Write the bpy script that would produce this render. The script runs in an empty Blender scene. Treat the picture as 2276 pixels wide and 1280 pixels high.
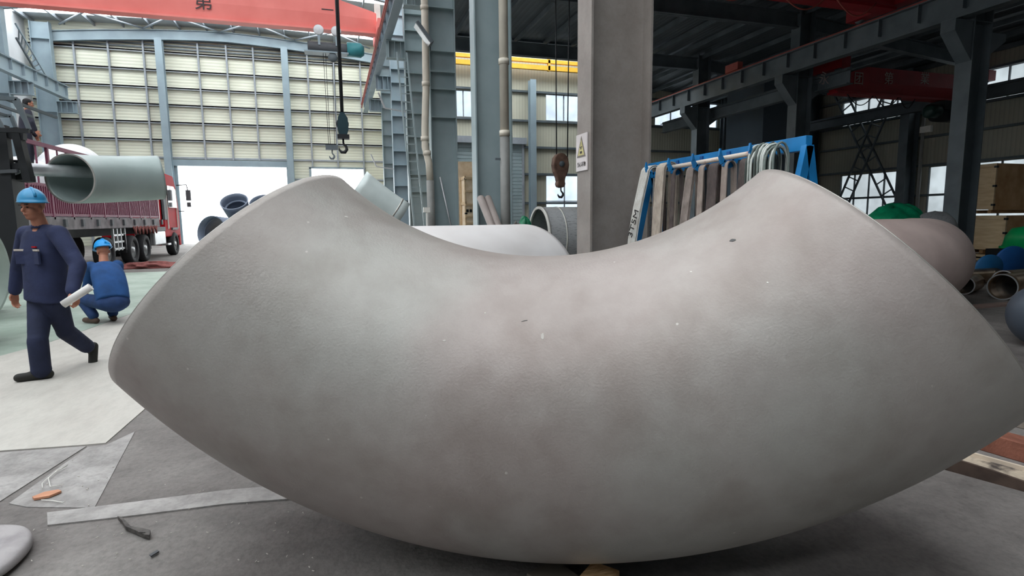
import bpy, math, random
import numpy as np
from mathutils import Vector, Matrix
random.seed(7)
scn = bpy.context.scene
COL = scn.collection
# ------------------------------------------------------------------ camera
CXP, CYP, FPX, EYE = 1138.0, 640.0, 1250.0, 1.5
def cam_axes(yaw, pitch, roll):
    f = np.array([math.sin(yaw)*math.cos(pitch), math.cos(yaw)*math.cos(pitch), -math.sin(pitch)])
    r = np.array([math.cos(yaw), -math.sin(yaw), 0.0]); d = np.cross(f, r)
    c, s = math.cos(roll), math.sin(roll)
    return c*r+s*d, -s*r+c*d, f
AR, AD, AF = cam_axes(math.radians(17.4), math.radians(7.05), math.radians(0.6))
def at(u, v, **k):
    """world point seen at photo pixel (u, v) on the plane X=, Y= or Z="""
    r = AR*(u-CXP)/FPX + AD*(v-CYP)/FPX + AF
    ax, val = list(k.items())[0]; i = 'XYZ'.index(ax)
    o = np.array([0, 0, EYE]); t = (val-o[i])/r[i]
    return Vector(o+t*r)
cam = bpy.data.cameras.new('camera'); camo = bpy.data.objects.new('camera', cam); COL.objects.link(camo)
camo.matrix_world = Matrix(((AR[0], -AD[0], -AF[0], 0), (AR[1], -AD[1], -AF[1], 0), (AR[2], -AD[2], -AF[2], EYE), (0, 0, 0, 1)))
cam.sensor_width = 36; cam.lens = 36*FPX/2276; cam.clip_end = 300; cam.clip_start = 0.05
scn.camera = camo
# ------------------------------------------------------------------ world, light, exposure
scn.view_settings.view_transform = 'Standard'; scn.view_settings.look = 'None'
scn.view_settings.gamma = 1; scn.view_settings.exposure = 0.0; scn.view_settings.use_curve_mapping = False
SKY = 7.5
w = bpy.data.worlds.new('sky'); scn.world = w; w.use_nodes = True
w.node_tree.nodes['Background'].inputs[0].default_value = (0.93, 0.97, 1.0, 1)
w.node_tree.nodes['Background'].inputs[1].default_value = SKY
scn.cycles.max_bounces = 8; scn.cycles.diffuse_bounces = 5; scn.cycles.transparent_max_bounces = 12
def portal(name, loc, rot, sx, sy):
    l = bpy.data.lights.new(name, 'AREA'); l.shape = 'RECTANGLE'; l.size = sx; l.size_y = sy
    l.cycles.is_portal = True
    o = bpy.data.objects.new(name, l); COL.objects.link(o); o.location = loc; o.rotation_euler = rot
GY = 43.35          # gable wall at the far end of the light hall
SKYL = [(-9.5, 1.8), (-4.5, 2.0), (.5, 2.2), (5.5, 2.0), (10.5, 2.0), (16.5, 2.0), (22.5, 2.0), (28.5, 2.0), (34.0, 2.4), (40.6, 2.8)]   # roof lights of the hall: centre Y, width
for y, wd in SKYL:
    for x0, x1, z0, z1 in ((-17.2, -6.6, 13.95, 14.25), (-6.6, 4.0, 14.25, 13.95)):
        sl = math.atan2(z1-z0, x1-x0)
        portal('daylight_portal', ((x0+x1)/2, y, (z0+z1)/2+.02), (0, -sl, 0), 10.6, wd)
portal('daylight_portal', (-6.4, GY+.05, 2.6), (math.radians(-90), 0, 0), 6.8, 5.2)
portal('daylight_portal', (.45, GY+.05, 2.6), (math.radians(-90), 0, 0), 3.6, 5.2)

# ------------------------------------------------------------------ colour and materials
def lin(h):
    h = h.lstrip('#'); c = [int(h[i:i+2], 16)/255 for i in (0, 2, 4)]
    return tuple(x/12.92 if x <= .04045 else ((x+.055)/1.055)**2.4 for x in c)+(1,)
_m = {}
def mat(name, c, rough=.6, metal=0.0, c2=None, scale=3.0, amt=.5, bump=0.0, bscale=40, detail=6, spec=.4, stretch=None, wave=None, wamt=.5, wscale=5, fine=None, contrast=None):
    if name in _m: return _m[name]
    m = bpy.data.materials.new(name); m.use_nodes = True; nt = m.node_tree; N = nt.nodes; L = nt.links
    b = N['Principled BSDF']; b.inputs['Roughness'].default_value = rough; b.inputs['Metallic'].default_value = metal
    b.inputs['Specular IOR Level'].default_value = spec
    tc = N.new('ShaderNodeTexCoord'); mp = N.new('ShaderNodeMapping'); L.new(tc.outputs['Object'], mp.inputs[0])
    if stretch: mp.inputs['Scale'].default_value = stretch
    nz = N.new('ShaderNodeTexNoise'); nz.inputs['Scale'].default_value = scale; nz.inputs['Detail'].default_value = detail
    L.new(mp.outputs[0], nz.inputs[0])
    cr = N.new('ShaderNodeValToRGB'); lo, hi = contrast or (.5-.25*amt-.05, .5+.25*amt+.05)
    lo, hi = (.35, .65) if contrast is None else contrast
    cr.color_ramp.elements[0].position = lo; cr.color_ramp.elements[1].position = hi
    a = lin(c); bcol = lin(c2) if c2 else tuple(x*(1-.35*amt) for x in a[:3])+(1,)
    cr.color_ramp.elements[0].color = bcol; cr.color_ramp.elements[1].color = a
    L.new(nz.outputs[0], cr.inputs[0]); out = cr.outputs[0]; hsock = None
    if fine:
        for fs_, fd in fine:
            n3 = N.new('ShaderNodeTexNoise'); n3.inputs['Scale'].default_value = fs_; n3.inputs['Detail'].default_value = 8; n3.inputs['Roughness'].default_value = .65; L.new(mp.outputs[0], n3.inputs[0])
            r3 = N.new('ShaderNodeValToRGB'); r3.color_ramp.elements[0].position = .34; r3.color_ramp.elements[1].position = .56; r3.color_ramp.elements[0].color = (1-fd,)*3+(1,); L.new(n3.outputs[0], r3.inputs[0])
            m3 = N.new('ShaderNodeMix'); m3.data_type = 'RGBA'; m3.blend_type = 'MULTIPLY'; m3.inputs[0].default_value = 1; L.new(out, m3.inputs[6]); L.new(r3.outputs[0], m3.inputs[7]); out = m3.outputs[2]
    if wave:
        wv = N.new('ShaderNodeTexWave'); wv.wave_type = 'BANDS'; wv.bands_direction = wave; wv.inputs['Scale'].default_value = wscale
        L.new(tc.outputs['Object'], wv.inputs[0]); hsock = wv.outputs[1]
        if wamt > 0:
            mx = N.new('ShaderNodeMix'); mx.data_type = 'RGBA'; mx.blend_type = 'MULTIPLY'
            r2 = N.new('ShaderNodeValToRGB'); r2.color_ramp.elements[0].color = (1-wamt,)*3+(1,); r2.color_ramp.elements[0].position = .05; r2.color_ramp.elements[1].position = .3
            L.new(wv.outputs[1], r2.inputs[0]); mx.inputs[0].default_value = 1
            L.new(out, mx.inputs[6]); L.new(r2.outputs[0], mx.inputs[7]); out = mx.outputs[2]
    L.new(out, b.inputs['Base Color'])
    if bump or hsock:
        bp = N.new('ShaderNodeBump'); bp.inputs['Strength'].default_value = bump or .3; bp.inputs['Distance'].default_value = .02
        if hsock: L.new(hsock, bp.inputs['Height'])
        else:
            n2 = N.new('ShaderNodeTexNoise'); n2.inputs['Scale'].default_value = bscale; n2.inputs['Detail'].default_value = 5
            L.new(mp.outputs[0], n2.inputs[0]); L.new(n2.outputs[0], bp.inputs['Height'])
        L.new(bp.outputs[0], b.inputs['Normal'])
    _m[name] = m; return m
def glass(name, tint):
    if name in _m: return _m[name]
    m = bpy.data.materials.new(name); m.use_nodes = True; nt = m.node_tree; N = nt.nodes; L = nt.links
    N.remove(N['Principled BSDF'])
    t = N.new('ShaderNodeBsdfTransparent'); g = N.new('ShaderNodeBsdfGlossy'); g.inputs['Roughness'].default_value = .08; g.inputs[0].default_value = (.5, .5, .5, 1)
    mx = N.new('ShaderNodeMixShader'); mx.inputs[0].default_value = .08
    tc = N.new('ShaderNodeTexCoord'); nz = N.new('ShaderNodeTexNoise'); nz.inputs['Scale'].default_value = .9; L.new(tc.outputs['Object'], nz.inputs[0])
    cr = N.new('ShaderNodeValToRGB'); cr.color_ramp.elements[0].position = .35; cr.color_ramp.elements[1].position = .62
    cr.color_ramp.elements[0].color = tuple(x*.85 for x in tint)+(1,); cr.color_ramp.elements[1].color = tuple(tint)+(1,)
    L.new(nz.outputs[0], cr.inputs[0]); L.new(cr.outputs[0], t.inputs[0])
    L.new(t.outputs[0], mx.inputs[1]); L.new(g.outputs[0], mx.inputs[2]); L.new(mx.outputs[0], N['Material Output'].inputs[0])
    _m[name] = m; return m

# ------------------------------------------------------------------ mesh helpers
class MB:
    def __init__(s): s.v = []; s.f = []; s.mi = []; s.cur = 0; s.sm = []; s.smooth = False
    def add(s, vs, fs):
        o = len(s.v); s.v += [tuple(p) for p in vs]
        for f in fs: s.f.append([o+i for i in f]); s.mi.append(s.cur); s.sm.append(s.smooth)
        return s
    def box(s, a, b):
        x0, y0, z0 = (min(a[i], b[i]) for i in range(3)); x1, y1, z1 = (max(a[i], b[i]) for i in range(3))
        return s.add([(x0, y0, z0), (x1, y0, z0), (x1, y1, z0), (x0, y1, z0), (x0, y0, z1), (x1, y0, z1), (x1, y1, z1), (x0, y1, z1)],
                     [(0, 3, 2, 1), (4, 5, 6, 7), (0, 1, 5, 4), (1, 2, 6, 5), (2, 3, 7, 6), (3, 0, 4, 7)])
    def obox(s, c, sz, M=None):
        M = M or Matrix.Identity(3); c = Vector(c); h = [x/2 for x in sz]
        vs = [c+M@Vector((i*h[0], j*h[1], k*h[2])) for k in (-1, 1) for i, j in ((-1, -1), (1, -1), (1, 1), (-1, 1))]
        return s.add(vs, [(0, 3, 2, 1), (4, 5, 6, 7), (0, 1, 5, 4), (1, 2, 6, 5), (2, 3, 7, 6), (3, 0, 4, 7)])
    def bar(s, a, b, wd, ht=None, up=(0, 0, 1)):
        """rectangular bar from a to b: wd across, ht along up"""
        a, b = Vector(a), Vector(b); d = (b-a); L = d.length; d.normalize(); u = Vector(up)
        x = d.cross(u)
        if x.length < 1e-4: u = Vector((0, 1, 0)); x = d.cross(u)
        x.normalize(); u = x.cross(d).normalized()
        M = Matrix((x, d, u)).transposed()
        return s.obox((a+b)/2, (wd, L, ht or wd), M)
    def tube(s, pts, r, n=12, caps=True, closed=False):
        pts = [Vector(p) for p in pts]; k = len(pts); rs = r if isinstance(r, (list, tuple)) else [r]*k
        o = []; prev = None
        for i, p in enumerate(pts):
            if closed: d = pts[(i+1) % k]-pts[i-1]
            else: d = (pts[min(i+1, k-1)]-pts[max(i-1, 0)])
            d.normalize()
            if prev is None:
                x = d.cross(Vector((0, 0, 1)))
                if x.length < .05: x = d.cross(Vector((0, 1, 0)))
            else: x = prev-d*prev.dot(d)
            x.normalize(); prev = x; y = d.cross(x)
            for j in range(n):
                a = 2*math.pi*j/n; o.append(p+(x*math.cos(a)+y*math.sin(a))*rs[i])
        fs = []; q = s.smooth
        for i in range(k if closed else k-1):
            i2 = (i+1) % k
            for j in range(n): fs.append((i*n+j, i*n+(j+1) % n, i2*n+(j+1) % n, i2*n+j))
        s.smooth = True; base = len(s.v); s.add(o, fs); s.smooth = q
        if caps and not closed:
            for ring, rev in ((0, True), (k-1, False)):
                f = [base+ring*n+j for j in range(n)]; s.f.append(f[::-1] if rev else f); s.mi.append(s.cur); s.sm.append(False)
        return s
    def pipe(s, frames, r, t, n=48, a0=0, a1=2*math.pi):
        """hollow shell along frames [(centre, ax1, ax2)], outer radius r, wall t, with annular ends"""
        rings = []
        for (c, x, y) in frames:
            for rr in (r, r-t):
                rings.append([c+(x*math.cos(2*math.pi*j/n)+y*math.sin(2*math.pi*j/n))*rr for j in range(n)])
        k = len(frames); vs = [p for rg in rings for p in rg]; b = len(s.v); s.add(vs, []); q = s.smooth
        def F(l, sm):
            for f in l: s.f.append([b+i for i in f]); s.mi.append(s.cur); s.sm.append(sm)
        F([(2*i*n+j, 2*i*n+(j+1) % n, 2*(i+1)*n+(j+1) % n, 2*(i+1)*n+j) for i in range(k-1) for j in range(n)], True)
        F([((2*i+1)*n+(j+1) % n, (2*i+1)*n+j, (2*i+3)*n+j, (2*i+3)*n+(j+1) % n) for i in range(k-1) for j in range(n)], True)
        F([((j+1) % n, j, n+j, n+(j+1) % n) for j in range(n)], False)
        e = 2*(k-1)*n
        F([(e+j, e+(j+1) % n, e+n+(j+1) % n, e+n+j) for j in range(n)], False)
        return s
    def lathe(s, c, prof, n=24, axis=(0, 0, 1)):
        A = Vector(axis).normalized(); x = A.orthogonal().normalized(); y = A.cross(x); c = Vector(c)
        vs = [c+A*h+(x*math.cos(2*math.pi*j/n)+y*math.sin(2*math.pi*j/n))*max(r, 1e-4) for r, h in prof for j in range(n)]
        fs = [(i*n+j, i*n+(j+1) % n, (i+1)*n+(j+1) % n, (i+1)*n+j) for i in range(len(prof)-1) for j in range(n)]
        q = s.smooth; s.smooth = True; s.add(vs, fs); s.smooth = q; return s
    def prism(s, poly, d):
        """planar polygon (3-D points) extruded by vector d"""
        n = len(poly); d = Vector(d); a = [Vector(p) for p in poly]; b = [p+d for p in a]
        return s.add(a+b, [list(range(n))[::-1], list(range(n, 2*n))]+[(i, (i+1) % n, n+(i+1) % n, n+i) for i in range(n)])
    def build(s, name, m, parent=None, world=True, bevel=0, origin=None):
        me = bpy.data.meshes.new(name)
        V = np.array(s.v, dtype=float)
        if parent is not None and world: off = np.array(parent.get('_org', (0, 0, 0)))
        elif parent is not None: off = np.zeros(3)
        elif origin is not None: off = np.array(origin, dtype=float)
        else:
            lo, hi = V.min(0), V.max(0); off = np.array([(lo[0]+hi[0])/2, (lo[1]+hi[1])/2, lo[2]])
        V = V-off
        me.from_pydata([tuple(p) for p in V], [], s.f)
        for q in (m if isinstance(m, (list, tuple)) else [m]): me.materials.append(q)
        me.polygons.foreach_set('material_index', s.mi); me.polygons.foreach_set('use_smooth', s.sm)
        import bmesh
        bm = bmesh.new(); bm.from_mesh(me); bmesh.ops.recalc_face_normals(bm, faces=bm.faces); bm.to_mesh(me); bm.free()
        o = bpy.data.objects.new(name, me); COL.objects.link(o)
        if parent is not None: o.parent = parent; o['_org'] = list(map(float, np.array(parent.get('_org', (0, 0, 0))))) 
        else: o.location = off; o['_org'] = [float(x) for x in off]
        if bevel:
            md = o.modifiers.new('bevel', 'BEVEL'); md.width = bevel; md.segments = 2; md.limit_method = 'ANGLE'
        return o
def mb(): return MB()
def tag(o, label, cat, group=None, kind=None):
    o['label'] = label; o['category'] = cat
    if group: o['group'] = group
    if kind: o['kind'] = kind
    return o
def thing(name, label, cat, loc, group=None, rz=0):
    o = bpy.data.objects.new(name, None); COL.objects.link(o); o.empty_display_size = .1
    o.location = loc; o.rotation_euler = (0, 0, rz); o['_org'] = [float(x) for x in loc]
    return tag(o, label, cat, group)
def struct(name, b, m, **k):
    o = b.build(name, m, **k); o['kind'] = 'structure'; return o
def copy_tree(o, parent=None):
    c = o.copy(); COL.objects.link(c); c.parent = parent
    for ch in list(o.children): copy_tree(ch, c)
    return c

# palette -----------------------------------------------------------
M_CONC = mat('worn_concrete', '#87837f', .75, c2='#6a6562', scale=1.1, fine=[(7, .22), (38, .2)], bump=.4, bscale=25, detail=10)
M_GREENF = mat('green_floor_paint', '#a9b8ac', .55, fine=[(5, .15)], c2='#8fa093', scale=1.0, detail=8)
M_SHEETF = mat('pale_floor_sheet', '#c6c3bb', .6, fine=[(9, .1), (45, .06)], c2='#c0bcb4', scale=2.2, bump=.15, bscale=12, detail=9, stretch=(1, .4, 1))
M_PLATE = mat('grey_floor_plate', '#adaaa7', .6, fine=[(6, .2), (50, .15)], c2='#918e8b', scale=3, bump=.2, bscale=30, detail=9)
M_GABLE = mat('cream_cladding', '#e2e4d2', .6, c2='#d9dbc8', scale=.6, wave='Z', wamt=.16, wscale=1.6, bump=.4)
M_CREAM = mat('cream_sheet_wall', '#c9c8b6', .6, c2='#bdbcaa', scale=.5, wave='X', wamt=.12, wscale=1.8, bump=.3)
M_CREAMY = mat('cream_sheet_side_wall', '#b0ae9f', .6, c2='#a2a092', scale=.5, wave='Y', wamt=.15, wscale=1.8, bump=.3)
M_WHITEW = mat('white_wall_sheet', '#e4e6e8', .6, scale=.5)
M_STEEL = mat('green_grey_steel_paint', '#9dadb0', .5, c2='#8fa0a3', scale=1.2)
M_STEELB = mat('blue_grey_steel_paint', '#93a5ad', .5, c2='#8798a1', scale=1.0)
M_GIRT = mat('galvanised_girt', '#9fa6ac', .45, c2='#8e959c', scale=2)
M_COL1 = mat('taupe_grey_steel_paint', '#9b948e', .55, c2='#8b837d', scale=1.6, fine=[(5, .1), (30, .07)], bump=.08, bscale=8)
M_DARKS = mat('dark_grey_steel_paint', '#687176', .55, c2='#566065', scale=1.5)
M_ROOFD = mat('dark_roof_sheet', '#5f686e', .5, c2='#50595f', scale=.7, wave='X', wamt=.2, wscale=1.5)
M_ROOFL = mat('silver_roof_sheet', '#c3c9cc', .45, c2='#b3babf', scale=.8, wave='Y', wamt=.12, wscale=1.5)
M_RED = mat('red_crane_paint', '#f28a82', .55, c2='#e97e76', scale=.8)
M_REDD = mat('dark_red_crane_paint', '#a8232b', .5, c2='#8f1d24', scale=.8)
M_RAILR = mat('red_oxide_rail', '#b05a50', .6, scale=4)
M_YEL = mat('yellow_crane_paint', '#eab53a', .5, scale=3)
M_BLACK = mat('black_paint', '#1f2124', .5, scale=5)
M_RUB = mat('black_rubber', '#26272a', .8, scale=10)
M_WHITE = mat('white_paint', '#e9e7df', .5, scale=3)
M_PVC = mat('cream_pvc', '#ddd6c6', .45, scale=2)
M_GREYP = mat('grey_painted_pipe', '#858683', .5, scale=3)
M_ROPE = mat('steel_wire_rope', '#3a3c3f', .5, .5, scale=30)
M_WOOD = mat('pale_plywood', '#e0c9a4', .7, c2='#cfb48c', scale=2.5, stretch=(1, 1, 6), detail=8)
M_WOODT = mat('tan_plywood', '#dcb587', .7, c2='#c2976a', scale=3, detail=8)
M_TIMB = mat('timber', '#b58e62', .75, c2='#8a6540', scale=6, stretch=(1, 8, 8), bump=.3)
M_REDT = mat('red_brown_timber', '#8e5a48', .75, c2='#6f4436', scale=5, stretch=(8, 1, 1), bump=.3)
M_BLUE = mat('blue_steel_paint', '#1f83c4', .45, c2='#1a6fa9', scale=4)
M_BLUED = mat('flat_blue_paint', '#1e5a9c', .5, c2='#1a4f8a', scale=3)
M_GREEN = mat('green_tarpaulin', '#12996a', .4, c2='#0c7a52', scale=6, bump=.8, bscale=9)
M_DKWRAP = mat('dark_plastic_wrap', '#4a4c4e', .3, c2='#8d8f90', scale=9, contrast=(.52, .8), stretch=(1, 4, 4), bump=.6, bscale=20)
M_WWRAP = mat('white_wrap', '#e6e8ea', .5, c2='#cfd4d8', scale=3, bump=.5, bscale=6)
M_COPPER = mat('bronze_steel', '#b79f86', .28, .85, c2='#9c8268', scale=4)
M_MIRROR = mat('polished_bore', '#77797b', .15, .9, scale=3)
M_GREYPIPE = mat('grey_blasted_steel', '#a3a9a8', .5, .2, c2='#8f9796', scale=2.2)
M_TEALP = mat('grey_green_pipe', '#a9b6b4', .45, .15, c2='#97a5a3', scale=1.5)
M_TRED = mat('truck_red', '#b01824', .65, scale=2, spec=.15)
M_STAKE = mat('plum_stake_paint', '#7f4258', .55, c2='#773a52', scale=3)
M_CHAS = mat('truck_chassis_grey', '#55585c', .6, scale=4)
M_ALU = mat('dull_aluminium', '#b8bbbd', .4, .6, scale=5)
M_RAG = mat('dusty_red_rag', '#9b5f5a', .9, c2='#7b4a47', scale=8, bump=.6)
M_NAVY = mat('navy_workwear', '#2e3657', .85, c2='#242b48', scale=5, bump=1, bscale=6)
M_NAVYB = mat('blue_workwear', '#27538c', .85, c2='#1f4474', scale=5, bump=.5, bscale=9)
M_DKCL = mat('dark_jacket', '#30323f', .85, scale=5, bump=.5, bscale=12)
M_SKIN = mat('skin', '#b98068', .6, c2='#ab725b', scale=8)
M_HELM = mat('blue_helmet', '#3a90bf', .3, scale=3)
M_SHOE = mat('dark_shoe', '#2a2a26', .7, scale=12)
M_SHOEB = mat('brown_shoe', '#5f4c42', .7, scale=12)
M_HAIR = mat('black_hair', '#17171a', .7, scale=30)
M_REFL = mat('reflective_strip', '#c9bfb4', .4, scale=9)
M_PAPER = mat('white_paper', '#eceae6', .7, scale=4)
M_G1 = glass('bright_window_glass', (.41, .44, .47))
M_G2 = glass('hazy_window_glass', (.33, .345, .35))

# ================================================================== STRUCTURE
struct('floor', mb().box((-40, -16.5, -.1), (40, 70, 0)), M_CONC)
def floorpoly(name, px, z, m, t=None):
    pts = [at(u, v, Z=0) if not isinstance(u, str) else Vector(v) for u, v in px]
    return mb().prism([(p.x, p.y, 0.0005) for p in pts], (0, 0, z))
struct('floor_green', floorpoly('', [(0, 796), (100, 764), (180, 737), (285, 700), (420, 640), ('w', (-2.2, 19.5, 0)), ('w', (-15.4, 19.5, 0)), ('w', (-15.4, 9, 0))], .003, None), M_GREENF)
tag(floorpoly('', [(-40, 1006), (190, 990), (235, 986), (330, 903), (560, 700), (420, 641), (285, 701), (180, 738), (100, 765), (-40, 803)], .006, None).build('floor_sheet', M_SHEETF), 'pale grey floor sheet under the walking man, left of the giant elbow', 'floor sheet')
tag(floorpoly('', [(-30, 1135), (192, 993), (-30, 1009)], .005, None).build('floor_sheet', M_PLATE), 'triangular grey floor plate at the left edge, below the pale sheet', 'floor sheet')
tag(floorpoly('', [(210, 1130), (300, 960), (236, 990), (196, 994), (20, 1120), (60, 1128)], .004, None).build('floor_sheet', M_PLATE), 'narrow slanting grey floor plate with the orange wood chip on its corner', 'floor sheet')
tag(floorpoly('', [(105, 1142), (300, 1118), (500, 1092), (690, 1075), (720, 1105), (505, 1122), (300, 1148), (106, 1170)], .008, None).build('floor_sheet', M_PLATE), 'long thin grey floor plate running under the elbow at lower left', 'floor sheet')
# walls with openings
def wall(name, ax, pos, th, a0, a1, z0, z1, holes, m):
    """ax 'Y': wall in the plane Y=pos spanning X a0..a1; ax 'X': plane X=pos spanning Y"""
    As = sorted({a0, a1, *[h[0] for h in holes], *[h[1] for h in holes]}); Zs = sorted({z0, z1, *[h[2] for h in holes], *[h[3] for h in holes]})
    b = mb()
    for i in range(len(As)-1):
        for j in range(len(Zs)-1):
            ca, cz = (As[i]+As[i+1])/2, (Zs[j]+Zs[j+1])/2
            if any(h[0] < ca < h[1] and h[2] < cz < h[3] for h in holes): continue
            if ax == 'Y': b.box((As[i], pos, Zs[j]), (As[i+1], pos+th, Zs[j+1]))
            else: b.box((pos, As[i], Zs[j]), (pos+th, As[i+1], Zs[j+1]))
    return struct(name, b, m)
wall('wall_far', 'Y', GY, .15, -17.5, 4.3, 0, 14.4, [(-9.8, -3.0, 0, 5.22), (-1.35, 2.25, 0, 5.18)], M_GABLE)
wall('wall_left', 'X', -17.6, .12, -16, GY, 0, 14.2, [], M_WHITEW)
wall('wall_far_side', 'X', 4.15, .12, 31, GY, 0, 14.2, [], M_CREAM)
wall('wall_upper_side', 'X', 4.15, .12, -16, 24.5, 9.3, 14.2, [], M_DARKS)
wall('wall_back', 'Y', -16.3, .15, -17.5, 27.2, 0, 14.4, [], M_DARKS)
EW = [(5.9, 8.2, 7.05, 8.45), (11.85, 14.1, 7.05, 8.5), (18.95, 23.45, 7.05, 8.5), (11.85, 14.2, 1.0, 3.95), (6.6, 10.4, 0, 5.65)]
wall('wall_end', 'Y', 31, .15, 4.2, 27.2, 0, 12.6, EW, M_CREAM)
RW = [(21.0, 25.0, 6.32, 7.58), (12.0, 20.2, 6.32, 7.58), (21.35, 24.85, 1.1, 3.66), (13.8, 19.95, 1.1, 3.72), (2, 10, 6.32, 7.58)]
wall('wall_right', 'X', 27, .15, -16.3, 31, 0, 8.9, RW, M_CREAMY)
wn = [0]
def window(ax, pos, a0, a1, z0, z1, cols, rows, g, fm=M_GIRT, t=.05):
    wn[0] += 1; P = (lambda a, z, d: (a, pos+d, z)) if ax == 'Y' else (lambda a, z, d: (pos+d, a, z))
    b = mb()
    for i in range(cols+1):
        a = a0+(a1-a0)*i/cols; b.box(P(a-t/2, z0, .02), P(a+t/2, z1, .1))
    for j in range(rows+1):
        z = z0+(z1-z0)*j/rows; b.box(P(a0, z-t/2, .02), P(a1, z+t/2, .1))
    o = struct('window_%d' % wn[0], b, fm)
    for i in range(cols):
        for j in range(rows):
            x0 = a0+(a1-a0)*i/cols; x1 = a0+(a1-a0)*(i+1)/cols; y0 = z0+(z1-z0)*j/rows; y1 = z0+(z1-z0)*(j+1)/rows
            mb().box(P(x0+t/2, y0+t/2, .05), P(x1-t/2, y1-t/2, .06)).build('pane', g, o)
    if ax == 'Y': portal('daylight_portal', ((a0+a1)/2, pos+.2, (z0+z1)/2), (math.radians(-90), 0, 0), a1-a0, z1-z0)
    else: portal('daylight_portal', (pos+.2, (a0+a1)/2, (z0+z1)/2), (0, math.radians(90), 0), z1-z0, a1-a0)
window('Y', 31, *EW[0], 2, 1, M_G1); window('Y', 31, *EW[1], 2, 1, M_G1); window('Y', 31, *EW[2], 4, 1, M_G1); window('Y', 31, *EW[3], 2, 2, M_G1)
window('X', 27, *RW[0], 5, 1, M_G2); window('X', 27, *RW[1], 5, 1, M_G2); window('X', 27, *RW[2], 4, 2, M_G2, M_DARKS); window('X', 27, *RW[3], 6, 2, M_G2, M_DARKS); window('X', 27, *RW[4], 5, 1, M_G2)
# roller shutter door in the end wall
d = mb()
for k in range(28): d.box((6.6, 31.0, k*.2+.01), (10.4, 31.05, k*.2+.19)); 
d.box((6.6, 31.03, 0), (10.4, 31.1, 5.65))
struct('door_1', d, M_STEEL)
f = mb().box((6.5, 30.9, 0), (6.62, 31.0, 5.7)).box((10.38, 30.9, 0), (10.5, 31.0, 5.7)).box((6.4, 30.75, 5.65), (10.6, 31.0, 6.0)); struct('trim_1', f, M_GIRT)
# far opening: frames and head box of the big sliding door
struct('door_2', mb().box((-10.1, GY-.12, 0), (-9.8, GY, 5.3)).box((-3.0, GY-.12, 0), (-2.75, GY, 5.3)).box((-10.1, GY-.3, 5.22), (-2.75, GY, 5.62)), M_STEELB)
struct('door_3', mb().box((-1.5, GY-.1, 0), (-1.35, GY, 5.25)).box((2.25, GY-.1, 0), (2.4, GY, 5.25)).box((-1.5, GY-.1, 5.18), (2.4, GY, 5.3)), M_STEELB)
# roof of the light hall: silver bands between open roof lights
edges = [-16.3]
for y, wd in SKYL: edges += [y-wd/2, y+wd/2]
edges.append(GY+.1)
rf = mb()
for i in range(0, len(edges), 2):
    a, b = edges[i], edges[i+1]
    for (x0, z0, x1, z1) in ((-17.7, 13.9, -6.6, 14.25), (-6.6, 14.25, 4.3, 13.9)):
        rf.prism([(x0, a, z0), (x1, a, z1), (x1, a, z1+.06), (x0, a, z0+.06)], (0, b-a, 0))
struct('ceiling', rf, M_ROOFL)
zr = lambda x: 13.9+.35*(1-abs(x+6.6)/11.0)
for k in range(14):
    x = -17+k*1.6
    struct('trim_2', mb().box((x-.04, -16, zr(x)-.22), (x+.04, GY, zr(x)-.02)), M_GIRT)
for y in [GY-.35, 37.4, 31.3, 25.2]:
    b = mb(); xs = np.linspace(-16.4, 4.0, 13)
    for i in range(12):
        arc = (lambda x: .05+.45*(abs(x+6.2)/10.2)**2) if y > 40 else (lambda x: .0)
        z0, z1 = zr(xs[i])-.25-arc(xs[i]), zr(xs[i+1])-.25-arc(xs[i+1])
        dp = lambda x: .62+(.0 if y > 40 else .5)*(abs(x+6.2)/10.2)**3
        for yy0, yy1, f0, f1 in ((-.02, .02, 0, 1), (-.13, .13, 0, .06), (-.13, .13, .94, 1)):
            d0, d1 = dp(xs[i]), dp(xs[i+1])
            b.prism([(xs[i], y+yy0, z0-d0*f1), (xs[i+1], y+yy0, z1-d1*f1), (xs[i+1], y+yy0, z1-d1*f0), (xs[i], y+yy0, z0-d0*f0)], (0, yy1-yy0, 0))
    struct('trim_3', b, M_STEELB)
t = thing('lattice_brace', 'thin ladder-like brace between the two left columns under the roof', 'brace', (-15.95, 40, 9.8), 'crossed lattice braces')
a1, b1, a2, b2 = at(34, 52, X=-15.95), at(101, 166, X=-15.95), at(36, 84, X=-15.95), at(84, 166, X=-15.95)
mb().bar(a1, b1, .07).build('brace_rail', M_STEELB, t); mb().bar(a2, b2, .09).build('brace_rail', M_DARKS, t)
for k in range(1, 9): mb().bar(a1.lerp(b1, k/9), a2.lerp(b2, k/9), .05).build('rung', M_DARKS, t)
# roof bracing between the last two frames
for x0, x1 in ((-15.5, -11), (-11, -6.6), (-6.6, -2), (-2, 3)):
    for a, b_ in ((x0, x1), (x1, x0)):
        struct('trim_4', mb().tube([(a, 37.6, zr(a)-.35), (b_, GY-.5, zr(b_)-.35)], .06, 8), M_GIRT)
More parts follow.
